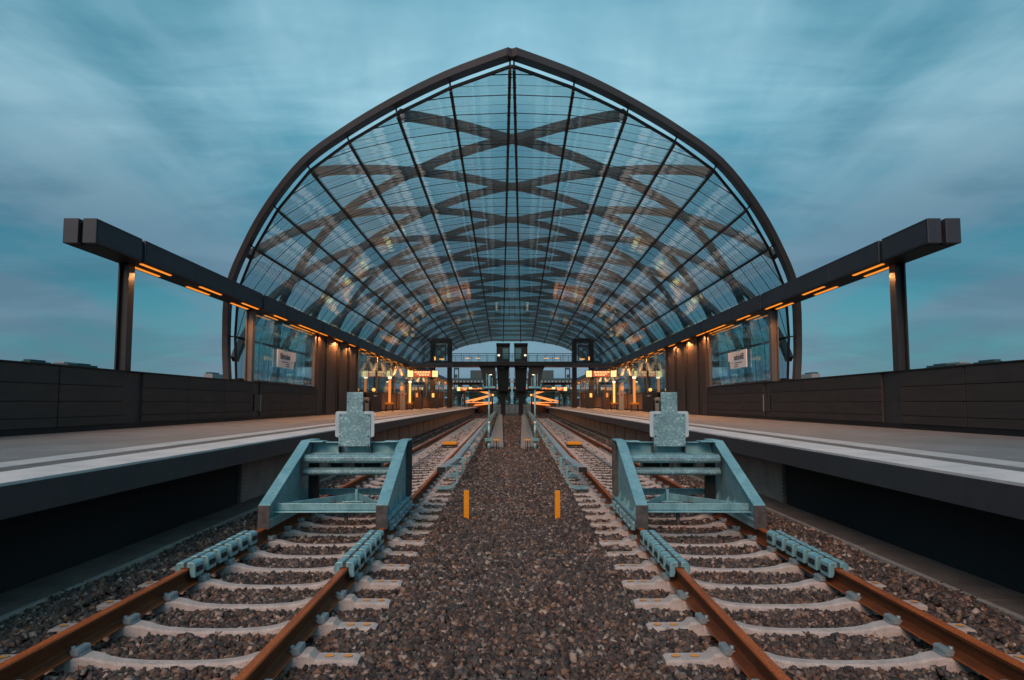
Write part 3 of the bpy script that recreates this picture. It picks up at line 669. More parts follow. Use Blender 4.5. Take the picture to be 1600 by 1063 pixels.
# ---------------------------------------------------------------- buffer stop
def buffer_stop():
    t = thing('buffer_stop', (UC, 8.55, RT), 'teal grey galvanised steel buffer stop standing on the left track', 'buffer stop', 'buffer stops on the two tracks')
    def P(n, m, mt='galvanised_smooth', b=.005): return obj_in(n, m, mt, t, b)
    for u0_ in (UI, UO):
        u = u0_ + (-.012 if u0_ == UI else .012); s = 1 if u0_ == UI else -1; ui = u - s * .075; uo = u + s * .075
        # plate web inside the slanted flange
        web = [(u + s * .0, 8.62, .30), (u, 10.75, .30), (u, 10.75, 1.15), (u, 10.32, 1.15), (u, 8.62, .455)]
        fr = P('side_frame', MB().extr([(a - s * .008, b, c) for a, b, c in web], (s * .016, 0, 0)), b=0)
        fl = MB(); w = .075
        fl.extr([(u - w, 8.56, .475), (u - w, 10.30, 1.19), (u - w, 10.30, 1.165), (u - w, 8.56, .45)], (2 * w, 0, 0))
        fl.extr([(u - w, 10.295, 1.19), (u - w, 10.82, 1.19), (u - w, 10.82, 1.165), (u - w, 10.295, 1.165)], (2 * w, 0, 0))
        P('top_flange', fl)
        P('foot_plate', MB().box(u - w, u + w, 8.545, 8.57, .175, .472), 'dirty_steel')
        P('bottom_rail', MB().box(u - w, u - .0085, 8.57, 10.8, .265, .295).box(u + .0085, u + w, 8.57, 10.8, .265, .295).box(u - .05, u - .038, 8.572, 10.8, .17, .263).box(u + .038, u + .05, 8.572, 10.8, .17, .263))
        P('rear_column', MB().box(u - w, u + w, 10.80, 10.815, .2, 1.164).box(u - w, u + w, 10.60, 10.612, .297, 1.16), 'dirty_steel')
        gs = MB()
        for v in (8.95, 9.5, 9.8, 10.3):
            for q in (1, -1):
                gs.extr([(u + q * .0085, v, .296), (u + q * .072, v, .296), (u + q * .0085, v, .43)], (0, .010, 0))
        P('gusset', gs, b=0)
        # clamps gripping the rail outside the frame
        for k in range(6):
            v = 8.75 + k * .34
            m = MB().box(u + s * .052, u + s * .105, v, v + .22, .12, .235); m.rod([(u + s * .105, v + .06, .17), (u + s * .135, v + .06, .17)], .018, 6); m.rod([(u + s * .105, v + .16, .17), (u + s * .135, v + .16, .17)], .018, 6)
            P('clamp', m, 'galvanised', .01)
    a, b = UO + .077, UI - .077
    P('top_beam', MB().box(a, b, 10.42, 10.44, .985, 1.15).box(a, b, 10.30, 10.419, .985, 1.0).box(a, b, 10.34, 10.419, 1.15, 1.165))
    P('beam_end_plate', MB().box(a, a + .22, 10.18, 10.5, 1.167, 1.182).box(b - .22, b, 10.18, 10.5, 1.167, 1.182))
    for z0, z1 in ((.875, .995), (.695, .80)):
        h = z1 - z0
        m = MB(); m.extr([(a, 9.95, z0 + .03), (a, 9.98, z0), (a, 10.2, z0), (a, 10.2, z1), (a, 10.02, z1), (a, 9.95, z1 - .035)], (b - a, 0, 0)); P('impact_beam', m, 'galvanised', .008)
    m = MB()
    for u in (-2.62, -2.3, -2.12, -1.84): m.box(u, u + .012, 10.25, 10.45, .66, .98)
    P('stiffener', m, b=0)
    P('rear_block', MB().box(-2.60, -2.42, 10.3, 10.5, .79, .90).box(-2.25, -1.85, 10.3, 10.5, .79, .90).box(UO - .02 + .11, UO + .24, 10.2, 10.28, .2, .98), 'black_steel')
    P('front_tie', MB().box(a - .02, b + .02, 8.82, 8.83, .37, .458).box(a - .02, b + .02, 8.72, 8.82, .352, .366))
    P('cross_brace', MB().bar([(a, 8.90, .40), (UC + .10, 9.9, .40)], .012, .09).bar([(b, 8.90, .40), (UC + .16, 9.9, .40)], .012, .09))
    P('brace_plate', MB().box(UC - .12, UC + .36, 9.72, 9.95, .335, .35).box(UC + .11, UC + .15, 9.88, 9.93, .35, .50))
    P('rear_tie', MB().box(a, b, 10.64, 10.66, .32, .42))
    P('stop_chain', MB().box(UC + .2, UC + .24, 8.84, 8.9, .2, .36), 'dirty_steel')
    # signal board
    c = -2.235
    P('backing_plate', MB().extr(rrect(c - .295, c + .295, 1.245, 1.635, 10.215, .03), (0, .006, 0)), 'pale_plate', 0)
    lo = [(c - .24, 1.105), (c + .24, 1.105), (c + .24, 1.60), (c + .125, 1.60), (c + .125, 1.925), (c - .125, 1.925), (c - .125, 1.60), (c - .24, 1.60)]
    P('signal_plate', MB().extr([(u, 10.195, z) for u, z in lo], (0, .016, 0)), 'galvanised', .003)
    m = MB()
    for u, z in ((-.215, 1.13), (.215, 1.13), (-.215, 1.26), (.215, 1.26), (-.1, 1.78), (.11, 1.76), (.215, 1.57), (-.215, 1.57)):
        m.rod([(c + u, 10.197, z), (c + u, 10.186, z)], .010, 8)
    P('bolt', m, 'dirty_steel', 0)
    P('plate_mount', MB().box(c - .18, c - .14, 10.222, 10.41, 1.12, 1.5).box(c + .14, c + .18, 10.222, 10.41, 1.12, 1.5).box(c - .245, c - .235, 10.222, 10.41, 1.003, 1.12).box(c + .235, c + .245, 10.222, 10.41, 1.003, 1.12), 'dirty_steel')
    return t
def rrect(u0, u1, z0, z1, v, r, k=4):
    o = []
    for cx, cz, a in ((u1 - r, z1 - r, 0), (u0 + r, z1 - r, 90), (u0 + r, z0 + r, 180), (u1 - r, z0 + r, 270)):
        for j in range(k + 1): q = R(a + 90 * j / k); o.append((cx + r * math.cos(q), v, cz + r * math.sin(q)))
    return o
left(buffer_stop(), 'teal grey galvanised steel buffer stop standing on the right track')
# friction shoes clamped on the rails in front
def shoes():
    def jaw(s):
        m = MB(); pts = [(.011, .006), (.040, .004), (.042, -.05), (.056, -.085), (.094, -.085), (.094, .02), (.090, .040), (.078, .052), (.045, .058), (.016, .056)]
        m.extr([(s * a, 0, b) for a, b in pts], (0, .195, 0)); return m
    def bolts(s):
        m = MB()
        for v in (.055, .098, .14): m.rod([(s * .094, v, -.018), (s * .108, v, -.018)], .014, 6)
        m.box(s * .0942, s * .0955, .030, .168, -.045, .008); return m
    jm = {s: jaw(s).mesh('jaw', 'galvanised_smooth') for s in (-1, 1)}; bm_ = {s: bolts(s).mesh('bolt_row', 'black_steel') for s in (-1, 1)}
    order = ['nearest', 'second', 'third', 'fourth', 'fifth', 'last']
    for u, side in ((UO, 'platform-side'), (UI, 'inner')):
        for k in range(6):
            t = thing('friction_shoe', (u, 6.50 + k * .285, RT), '%s of six steel friction shoes on the %s rail of the left track' % (order[k], side), 'rail clamp', 'friction shoes clamped on the rails')
            for s in (-1, 1):
                o = link('jaw', jm[s]); o.parent = t; bev(o, .006)
                b = link('bolt_row', bm_[s]); b.parent = o
            o = link('spacer', sp_me); o.parent = t
            left(t, t['label'].replace('left', 'right'), 'friction shoes clamped on the rails')
sp_me = MB().box(-.011, .011, .005, .26, .004, .052).mesh('spacer', 'dirty_steel')
shoes()
# ---------------------------------------------------------------- small trackside things
def peg():
    t = thing('marker_peg', (-.535, 10.3, .0), 'bright orange marker peg in the gravel beside the left track', 'marker peg', 'orange marker pegs')
    m = MB(); m.extr([(-.575, 10.27, -.1), (-.495, 10.27, -.1), (-.495, 10.29, -.1), (-.575, 10.29, -.1)], (0, 0, .53)); m.extr([(-.545, 10.29, -.1), (-.525, 10.29, -.1), (-.525, 10.335, -.1), (-.545, 10.335, -.1)], (0, 0, .528))
    obj_in('body', m, 'orange_paint', t, .004)
    s = MB()
    for k in range(14): s.box(-.572, -.498, 10.267, 10.27, .0 + k * .03, .006 + k * .03)
    obj_in('rib', s, 'orange_paint', t); return t
left(peg(), 'bright orange marker peg in the gravel beside the right track')
def third_rail():
    t = thing('conductor_rail', (-1.1, 13, 0), 'covered grey conductor rail on brackets beside the left track', 'conductor rail')
    def cover_at(v):
        f = min(1, max(0, (v - 13.4) / 2.4)); return -1.28 + .12 * f, -1.10 + .12 * f
    m = MB(); vs_ = [13.4, 15.8] + [15.8 + 3 * k for k in range(1, 32)]
    for a, b in zip(vs_, vs_[1:]):
        p = []
        for v in (a, b - .012):
            l, r = cover_at(v); p += [(l, v, .39), (l, v, .475), (l + .02, v, .492), (r - .02, v, .492), (r, v, .475), (r, v, .39), (r - .015, v, .39), (r - .015, v, .465), (l + .015, v, .465), (l + .015, v, .39)]
        m.poly(p, [(q, (q + 1) % 10, 10 + (q + 1) % 10, 10 + q) for q in range(10)] + [tuple(range(10))[::-1], tuple(range(10, 20))])
    obj_in('cover', m, 'cover_steel', t)
    obj_in('end_cap', MB().box(-1.283, -1.12, 13.36, 13.395, .385, .488), 'black_rubber', t)
    obj_in('current_bar', MB().box(-1.12, -1.03, 16.0, 115, .36, .455), 'dirty_steel', t)
    vs = [13.6, 15.7, 20.2] + [20.2 + 4.75 * i for i in range(1, 20)]
    for v in vs:
        m = MB(); m.bar([(-1.32, v, .06), (-1.06, v, .06), (-.90, v, .17), (-.90, v, .50)], .05, .085, [(0, 1, 0)] * 4)
        m.bar([(-.90, v, .485), (-1.1, v, .505)], .02, .06, [(0, 1, 0)] * 2); m.bar([(-.93, v, .33), (-1.06, v, .37)], .04, .04, [(0, 1, 0)] * 2)
        obj_in('bracket', m, 'galvanised_smooth', t)
    return t
left(third_rail(), 'covered grey conductor rail on brackets beside the right track')
def path():
    m = MB(); v = 26.0
    while v < 112: m.box(-.555, .07, v, v + .99, -.2, .075 + random.uniform(-.003, .003)); v += 1
    o = obj('path', m, 'trough_concrete', at=(-.25, 26, 0)); tag(o, kind='structure'); return o
left(path(), None)
def signal_post():
    t = thing('signal_post', (-.49, 26, .05), 'slim teal painted signal post with a small lamp beside the left track', 'post')
    u, v = -.49, 25.8
    m = MB(); m.rod([(u, v, -.1), (u, v, .3)], .07, 12); m.rod([(u, v, .42), (u, v, 2.4)], .034, 12); m.sweep([(u, v, .4), (u, v, 1.0)], [(.0, 0)] * 3) if False else None
    m.rod([(u, v, .40), (u, v, .95)], .048, 12); obj_in('pole', m, 'galvanised_smooth', t)
    obj_in('base_flange', MB().box(u - .16, u + .16, v - .16, v + .16, .30, .33).box(u - .16, u + .16, v - .16, v + .16, .36, .40).box(u - .12, u + .12, v - .12, v + .12, .33, .36), 'galvanised_smooth', t, .01)
    obj_in('ladder', MB().bar([(u - .10, v + .05, 2.38), (u - .10, v + .05, 2.9)], .02, .02, [(1, 0, 0)] * 2).bar([(u + .12, v + .05, 2.38), (u + .12, v + .05, 2.75)], .02, .02, [(1, 0, 0)] * 2).box(u - .1, u + .12, v + .04, v + .06, 2.7, 2.72), 'galvanised_smooth', t)
    obj_in('platform_plate', MB().box(u - .19, u + .24, v - .12, v + .12, 2.33, 2.40), 'galvanised_smooth', t)
    obj_in('signal_head', MB().box(u - .04, u + .05, v - .05, v + .05, 2.41, 2.86), 'galvanised_smooth', t, .01)
    obj_in('lamp', MB().box(u + .02, u + .11, v - .08, v - .062, 2.84, 2.865), 'lamp_white', t)
    obj_in('number_plate', MB().box(u - .035, u + .04, v - .075, v - .065, .98, 1.06), 'white_sign', t)
    return t
left(signal_post(), 'slim teal painted signal post with a small lamp beside the right track')
def stool():
    t = thing('junction_box', (-.21, 25.6, .05), 'small yellow-topped junction box on black legs at the left path end', 'junction box')
    obj_in('lid', MB().box(-.33, -.10, 25.5, 25.72, .33, .38), 'orange_paint', t, .008)
    m = MB()
    for u in (-.29, -.14):
        for v in (25.54, 25.68): m.rod([(u, v, .33), (u + (u + .21) * .3, v, -.05)], .012, 6)
    m.rod([(-.21, 25.6, .33), (-.19, 25.55, -.05)], .02, 6); obj_in('leg', m, 'black_rubber', t); return t
left(stool(), 'small yellow-topped junction box on black legs at the right path end')
def balise():
    t = thing('balise', (-2.08, 27, .04), 'flat yellow balise between the rails of the left track', 'balise')
    m = MB(); m.extr([(-2.36, 26.85, .10), (-1.80, 26.85, .10), (-1.80, 27.25, .10), (-2.36, 27.25, .10)], (0, 0, .11)); obj_in('housing', m, 'orange_paint', t, .01)
    obj_in('mounting_plate', MB().box(-2.38, -1.78, 26.8, 27.3, .03, .098), 'black_rubber', t); return t
left(balise(), 'flat yellow balise between the rails of the right track')
def cable():
    m = MB(); m.rod([(-2.38, 27.0, .06), (-2.42, 24, .035), (-2.45, 18, .03), (-2.46, 15, .035), (-2.5, 11.2, .03)], .022, 6)
    o = obj('cable', m, 'cable_blue', at=(-2.4, 18, 0)); return tag(o, 'thin striped cable lying on the sleepers of the left track', 'cable')
left(cable(), 'thin striped cable lying on the sleepers of the right track')
# ---------------------------------------------------------------- platform furniture
def furniture():
    t = thing('information_pillar', (-8.75, 59, ZP), 'tall pale grey information pillar with a red spot on the left platform', 'pillar')
    obj_in('body', MB().extr([(-8.97, 59, ZP), (-8.53, 59, ZP), (-8.53, 59, ZP + 2.1), (-8.66, 59, ZP + 2.35), (-8.97, 59, ZP + 2.5)], (0, .25, 0)), 'distant_pale', t, .02)
    obj_in('red_button', MB().box(-8.82, -8.68, 58.985, 58.999, ZP + 1.25, ZP + 1.45), 'red_paint', t)
    obj_in('top_light', MB().box(-8.96, -8.70, 58.98, 58.998, ZP + 1.75, ZP + 2.1), 'window_glow', t)
    left(t, 'tall pale grey information pillar with a red spot on the right platform')
    for v, u, n in ((51, -8.55, 'nearer'), (61.5, -8.45, 'farther')):
        t = thing('lit_bench', (u, v, ZP), '%s orange-lit bench with a glowing column on the left platform' % n, 'bench', 'lit benches')
        obj_in('seat', MB().box(u - .32, u + .32, v - .25, v + .25, ZP + .52, ZP + .66), 'orange_paint', t, .01)
        obj_in('light_column', MB().box(u - .09, u + .09, v - .05, v + .05, ZP + .661, ZP + 2.5), 'window_glow' if v < 55 else 'lamp_warm', t)
        obj_in('column_cap', MB().box(u - .12, u + .12, v - .08, v + .08, ZP + 2.503, ZP + 2.62), 'lamp_white', t)
        obj_in('leg', MB().box(u - .28, u - .2, v - .2, v + .2, ZP, ZP + .518), 'dark_steel', t); obj_in('leg', MB().box(u + .2, u + .28, v - .2, v + .2, ZP, ZP + .518), 'dark_steel', t)
        left(t, t['label'].replace('left', 'right'))
    t = thing('litter_bin', (-8.85, 43.9, ZP), 'small pale litter bin beside a post on the left platform', 'litter bin')
    obj_in('body', MB().box(-8.97, -8.72, 43.8, 44.05, ZP, ZP + .62), 'grey_steel', t, .02); obj_in('hood', MB().box(-9.02, -8.68, 43.76, 44.1, ZP + .78, ZP + .98).box(-8.99, -8.95, 43.8, 44, ZP + .62, ZP + .78).box(-8.76, -8.72, 43.8, 44, ZP + .62, ZP + .78), 'grey_steel', t, .02)
    left(t, 'small pale litter bin beside a post on the right platform')
    t = thing('ticket_machine', (-8.95, 46.5, ZP), 'dark ticket machine with a round yellow light on the left platform', 'machine')
    obj_in('body', MB().box(-9.22, -8.85, 45.4, 49.4, ZP, ZP + 1.35), 'black_steel', t, .01); obj_in('shelf', MB().box(-8.845, -8.7, 46.2, 46.9, ZP + 1.1, ZP + 1.15), 'white_sign', t)
    m = MB(); m.rod([(-8.9, 46.5, ZP + 1.55), (-8.9, 46.45, ZP + 1.55)], .12, 14); obj_in('lamp', m, 'lamp_warm', t)
    left(t, 'dark ticket machine with a round yellow light on the right platform')
    for v in (49.3, 58.2, 66.4, 74.8):
        t = thing('spotlight', (-9.05, v, 4.3), {49.3: 'first', 58.2: 'second', 66.4: 'third', 74.8: 'fourth'}[v] + ' cone spotlight hanging under the beam of the left platform', 'spotlight', 'hanging spotlights')
        for s in (-1, 1):
            m = MB(); a = Vector((-9.05 + s * .18, v, 4.75)); b = a + Vector((s * .22, 0, -.62))
            ring = lambda c, r: [(c[0] + r * math.cos(q) , c[1] + r * math.sin(q), c[2]) for q in [j * math.pi / 5 for j in range(10)]]
            m.poly(ring(a, .10) + ring(b, .22), [(i, (i + 1) % 10, 10 + (i + 1) % 10, 10 + i) for i in range(10)] + [tuple(range(10))], True)
            obj_in('shade', m, 'grey_steel', t)
            m = MB(); m.poly(ring(b + Vector((0, 0, .03)), .20), [tuple(range(10))]); obj_in('lamp_disc', m, 'lamp_warm', t)
        obj_in('arm', MB().bar([(-9.05, v, 5.27), (-9.05, v, 4.75)], .05, .05, [(0, 1, 0)] * 2).bar([(-9.23, v, 4.75), (-8.87, v, 4.75)], .05, .05), 'dark_steel', t)
        left(t, t['label'].replace('left', 'right'))
    # kiosks and lit cabinets further in
    for k, (v, u, w_, h_, mt) in enumerate([(70, -8.8, .8, 2.0, 'panel_brown'), (78, -7.9, 1.0, 2.1, 'dark_steel'), (92, -8.6, 1.0, 2.2, 'panel_brown'), (99, -7.6, .7, 2.0, 'panel_brown')]):
        t = thing('platform_cabinet', (u, v, ZP), ['first brown', 'dark', 'second brown', 'last brown'][k] + ' cabinet with a glowing panel deep on the left platform', 'cabinet', 'cabinets on the left platform')
        obj_in('body', MB().box(u - w_ / 2, u + w_ / 2, v, v + 1.2, ZP, ZP + h_), mt, t, .02)
        obj_in('lit_panel', MB().box(u - w_ * .25, u + w_ * .02, v - .02, v - .002, ZP + h_ * .62, ZP + h_ * .84), 'lamp_warm' if k % 2 else 'window_glow', t)
        left(t, t['label'].replace('left', 'right'), 'cabinets on the right platform')
furniture()
def boards():
    for k, (v, u0, u1, zc_) in enumerate([(62, -8.78, -5.92, 4.47), (104, -7.0, -4.6, 3.95)]):
        t = thing('departure_board', ((u0 + u1) / 2, v, zc_), ['hanging departure board with two yellow clocks over the left platform', 'small far departure board with yellow clocks over the left platform'][k], 'departure board')
        h = .31; w_ = .52
        obj_in('housing', MB().box(u0, u1, v, v + .3, zc_ - h - .02, zc_ + h + .02), 'black_steel', t, .01)
        for a in (u0 + .03, u1 - w_ - .03):
            c = obj_in('clock', MB().box(a, a + w_, v - .02, v - .002, zc_ - h + .02, zc_ + h - .02), 'clock_face', t)
            obj_in('clock_hand', MB().bar([(a + w_ * .5, v - .025, zc_), (a + w_ * .28, v - .025, zc_ + .13)], .02, .01).bar([(a + w_ * .5, v - .025, zc_), (a + w_ * .75, v - .025, zc_ - .1)], .02, .01), 'sign_ink', t)
        obj_in('display', MB().box(u0 + w_ + .1, u1 - w_ - .1, v - .015, v - .002, zc_ - h + .03, zc_ + h - .03), 'display_red', t)
        m = MB(); r_ = random.Random(4)
        for row, (z0, hh) in enumerate([(.10, .12), (-.05, .07), (-.16, .07)]):
            a = u0 + w_ + .16 + row * .2
            while a < u1 - w_ - .3:
                l = r_.uniform(.08, .22); m.box(a, a + l, v - .022, v - .016, zc_ + z0, zc_ + z0 + hh); a += l + .05
        obj_in('display_text', m, 'clock_face', t)
        obj_in('hanger', MB().box(u0 + .3, u0 + .4, v + .1, v + .2, zc_ + h + .02, zc_ + h + .34).box(u1 - .4, u1 - .3, v + .1, v + .2, zc_ + h + .02, zc_ + h + .34), 'black_steel', t)
        left(t, t['label'].replace('left', 'right'))
        t = thing('canopy_arm', (u0, v, 5), ['grey cross canopy carrying the nearer departure board of the left platform', 'grey cross canopy carrying the far departure board of the left platform'][k], 'canopy')
        obj_in('canopy_box', MB().box(-8.96, u1 + 1.3, v - .3, v + .9, zc_ + h + .345, zc_ + h + .70), 'beam_cladding', t, .02)
        obj_in('canopy_soffit', MB().box(-8.9, u1 + 1.2, v - .2, v + .8, zc_ + h + .33, zc_ + h + .344), 'panel_orange_lit', t)
        left(t, t['label'].replace('left', 'right'))
boards()
# ---------------------------------------------------------------- lifts, footbridge and piers
def lift():
    t = thing('lift_tower', (-7.9, 86, ZP), 'dark steel lift tower with a glazed cabin at the end of the left platform', 'lift tower')
    u0, u1, v0, v1 = -9.25, -6.6, 86, 88.4; zt = 10.15; m = MB()
    for u in (u0, u1 - .45):
        for v in (v0, v1 - .3): m.box(u, u + .45, v, v + .3, ZP, zt)
    m.box(u0 + .45, u1 - .45, v0 + .01, v1 - .01, zt - .45, zt - .003); m.box(u0 + .45, u1 - .45, v0 + .01, v1 - .01, 6.9, 7.2)
    obj_in('frame', m, 'black_steel', t, .02)
    obj_in('cabin', MB().box(u0 + .7, u0 + .78, v0 + .5, v1 - .5, 7.3, 9.3).box(u1 - .78, u1 - .7, v0 + .5, v1 - .5, 7.3, 9.3).box(u0 + .78, u1 - .78, v0 + .5, v1 - .5, 9.1, 9.3).box(-7.95, -7.87, v0 + .5, v0 + .6, 7.3, 9.1), 'dark_steel', t)
    obj_in('glazing', MB().poly([(u0 + .45, v0 + .1, 7.2), (u1 - .45, v0 + .1, 7.2), (u1 - .45, v0 + .1, zt - .45), (u0 + .45, v0 + .1, zt - .45)], [(0, 1, 2, 3)]), 'clear_glass', t)
    obj_in('lamp', MB().box(-8.1, -7.5, v0 + .3, v0 + .4, 7.4, 7.5).box(-8.75, -8.6, v0 + .3, v0 + .4, 7.3, 7.75), 'lamp_warm', t)
    return t
left(lift(), 'dark steel lift tower with a glazed cabin at the end of the right platform')
def bridge():
    vb = 98.0; t = thing('footbridge', (0, vb, 7), 'dark footbridge slab crossing the far end of the hall with glass railings', 'footbridge')
    t.matrix_world = Matrix.Translation((0, vb, 7))
    def P(n, m, mt, bevel=0):
        o = link(n, m.mesh(n, mt, (0, vb, 7))); o.parent = t
        if bevel: bev(o, bevel)
    P('deck', MB().box(-14, 14, vb, vb + 5, 7.25, 7.88), 'dark_steel', .03)
    m = MB()
    for v in (vb + .05, vb + 4.9):
        m.box(-14, 14, v, v + .06, 9.02, 9.1); m.box(-14, 14, v + .01, v + .05, 8.4, 8.43)
        for k in range(-11, 12): m.box(k * 1.25, k * 1.25 + .05, v, v + .05, 7.88, 9.02)
    P('railing', m, 'dark_steel')
    P('railing_glass', MB().poly([(-14, vb + .1, 7.9), (14, vb + .1, 7.9), (14, vb + .1, 9.0), (-14, vb + .1, 9.0)], [(0, 1, 2, 3)]), 'clear_glass')
    P('strip_lamp', MB().box(-5.6, -4.9, vb + 4, vb + 4.1, 8.58, 8.68).box(-7.2, -6.5, vb + 4, vb + 4.1, 8.58, 8.68).box(5.6, 4.9, vb + 4, vb + 4.1, 8.58, 8.68).box(7.2, 6.5, vb + 4, vb + 4.1, 8.58, 8.68), 'lamp_warm')
bridge()
def cabin():
    t = thing('bridge_cabin', (.2, 99, 7.9), 'brown framed cabin with a lit lamp on the footbridge left of centre', 'cabin')
    u0, u1, v0 = -.78, 1.18, 98.6
    obj_in('frame', MB().box(u0, u0 + .12, v0, v0 + 2, 7.9, 10.3).box(u1 - .12, u1, v0, v0 + 2, 7.9, 10.3).box(u0 - .05, u1 + .05, v0 - .1, v0 + 2.1, 10.3, 10.65), 'black_steel', t)
    obj_in('wall', MB().box(u0 + .12, u1 - .12, v0 + .1, v0 + .2, 7.9, 10.3), 'panel_brown', t)
    obj_in('window', MB().box(.15, 1.0, v0 + .07, v0 + .098, 8.3, 9.9), 'galvanised_smooth', t); obj_in('lamp', MB().box(-.6, -.3, v0 + .05, v0 + .09, 8.72, 8.95), 'lamp_white', t)
    return t
left(cabin(), 'brown framed cabin with a lit lamp on the footbridge right of centre')
def pier():
    t = thing('bridge_pier', (-.9, 98, 0), 'dark flared funnel pier under the footbridge left of centre', 'pier')
    m = MB(); prof = [(-3.4, 7.25), (-2.95, 6.3), (-2.75, 5.2), (-2.7, 3.8)]; pr2 = [(-.78, 3.8), (-.78, 5.2), (-.98, 6.3), (-.98, 7.25)]
    m.extr([(u, 98.6, z) for u, z in prof + pr2], (0, 3, 0)); obj_in('funnel', m, 'arch_steel', t, .05)
    obj_in('slab', MB().box(-5.2, 1.4, 98.4, 102, 3.5, 3.798), 'black_steel', t)
    m = MB(); m.extr([(-.75, 98.9, 7.25), (-.65, 98.9, 5.5), (-.55, 98.9, 3.8), (-.15, 98.9, 2.4), (-.12, 98.9, -.1), (.52, 98.9, -.1), (.55, 98.9, 2.4), (.95, 98.9, 3.8), (1.05, 98.9, 5.5), (1.15, 98.9, 7.25)], (0, 1.4, 0)); obj_in('column', m, 'black_steel', t, .03)
    m = MB()
    for u in (-.95, .98): m.extr([(u, 98.55, 6.5), (u + .2, 98.55, 6.5), (u + .18, 98.55, 5.8), (u + .05, 98.55, 5.3)], (0, .03, 0))  # pale plates painted for daylight showing through the slits
    m.box(-.95, -.5, 98.5, 98.55, 6.95, 7.02); m.box(-.3, .5, 98.5, 98.55, 6.95, 7.02); obj_in('lamp', m, 'distant_pale', t)  # pale plates for daylight through the slits, not a lamp
    return t
left(pier(), 'dark flared funnel pier under the footbridge right of centre')
# train light trails beyond the platforms, added as glowing bars on a made-up ramp
def ramp():  # builds the train light trails; the ramp is made up
    t = thing('light_trails', (-3.5, 110, 0), 'train light trails built as a zigzag glowing orange balustrade at the far end of the left track', 'light trail')
    v = 110.0; k = v / F
    def q(x, y): return ((x - 784) * k, (630 - y) * k + H)
    def seg(a, b, h, mt, n, th=.3):
        (u0, z0), (u1, z1) = q(*a), q(*b); m = MB(); m.extr([(u0, v, z0), (u1, v, z1), (u1, v, z1 - h), (u0, v, z0 - h)], (0, th, 0)); obj_in(n, m, mt, t)
    def taper(a, b, h0, h1, mt, n):
        (u0, z0), (u1, z1) = q(*a), q(*b); m = MB(); m.extr([(u0, v, z0 + h0 / 2), (u1, v, z1 + h1 / 2), (u1, v, z1 - h1 / 2), (u0, v, z0 - h0 / 2)], (0, .12, 0)); obj_in(n, m, mt, t)
    for k_, (x, y, h0) in enumerate([(733, 606.5, .20), (737, 607, .16), (742, 607.5, .14), (746, 607.8, .16), (751, 608, .22), (755, 609, .12)]):
        v = 110 + .15 * k_; taper((x, y), (766, 617 - k_ * .35), h0, .07, 'glow_orange', 'streak')
    for k_, (x, y, h0) in enumerate([(727, 627, .10), (731, 626.8, .16), (738, 627, .18)]):
        v = 111 + .15 * k_; taper((766, 618.4), (x, y), .30, h0, 'glow_orange', 'streak')
    v = 111.6; taper((727, 629), (771, 629.3), .08, .22, 'glow_orange', 'low_streak'); v = 111.75; taper((739, 634.5), (768, 630.6), .05, .16, 'glow_orange', 'low_streak')
    v = 111.9; taper((741, 632.6), (767, 630.2), .10, .05, 'glow_orange', 'low_streak'); v = 110
    m = MB(); (u0, z0), (u1, z1) = q(730, 630), q(768, 630)
    m.box(u0, u1, 112.2, 112.5, 0, 1.7); obj_in('trail_backing', m, 'panel_brown', t)
    m = MB(); m.box(u0 - .6, u0 - .3, 111, 111.4, 0, 4.2); m.box(u1, u1 + .25, 111, 111.4, 0, 4.2); obj_in('support', m, 'dark_steel', t)
    obj_in('lamp', MB().box(*[a for a in (q(768.5, 0)[0], q(771.5, 0)[0])], 109.8, 110, q(0, 619)[1], q(0, 616)[1]), 'lamp_warm', t)
    return t
left(ramp(), 'train light trails built as a zigzag glowing orange balustrade at the far end of the right track')
def fence():
    t = thing('fence', (-3, 116, 0), 'pale slatted fence closing the far end of the left track', 'fence'); m = MB()
    for k in range(24): m.box(-3.8 + k * .24, -3.72 + k * .24, 116, 116.05, -.1, 1.5)
    m.box(-3.8, 1.75, 116.05, 116.1, 1.3, 1.36); m.box(-3.8, 1.75, 116.05, 116.1, .2, .26); obj_in('slats', m, 'distant_pale', t); return t
left(fence(), 'pale slatted fence closing the far end of the right track')
# ---------------------------------------------------------------- beyond the hall
def tree(u, v, h, w_, ll, rl):
    t = thing('tree', (u, v, -1), ll, 'tree', 'trees beyond the hall'); m = MB(); m.rod([(u, v, -1.1), (u + .1, v, h * .35), (u, v, h * .7)], .14, 7)
    for k in range(7):
        a = random.uniform(0, 6.28); z = h * random.uniform(.25, .6); m.rod([(u, v, z), (u + math.cos(a) * w_ * .35, v + math.sin(a) * w_ * .35, z + h * .2)], .05, 5)
    obj_in('trunk', m, 'bark', t); m = MB(); cl_ = [(random.gauss(0, .3) * w_, random.gauss(0, .3) * w_, h * random.uniform(.38, .95)) for _ in range(26)]
    for c in cl_:
        for _ in range(60):
            p = Vector((u + c[0], v + c[1], c[2])) + Vector([random.gauss(0, .38) for _ in range(3)]); d = Vector([random.gauss(0, 1) for _ in range(3)]).normalized(); e = d.cross(Vector((random.random(), random.random(), 1))).normalized(); s = random.uniform(.08, .2)
            m.poly([p - d * s, p + e * s * .6, p + d * s, p - e * s * .6], [(0, 1, 2, 3)])
    obj_in('crown', m, 'foliage', t); left(t, rl)
tree(.3, 132, 4.6, 2.3, 'dark leafy tree seen past the central pier left of centre', 'dark leafy tree seen past the central pier right of centre')
tree(-9.5, 150, 5.0, 4.0, 'wide dark tree behind the left light trails', 'wide dark tree behind the right light trails')
tree(-5.5, 165, 4.5, 4.0, 'dark tree behind the fence of the left track', 'dark tree behind the fence of the right track')
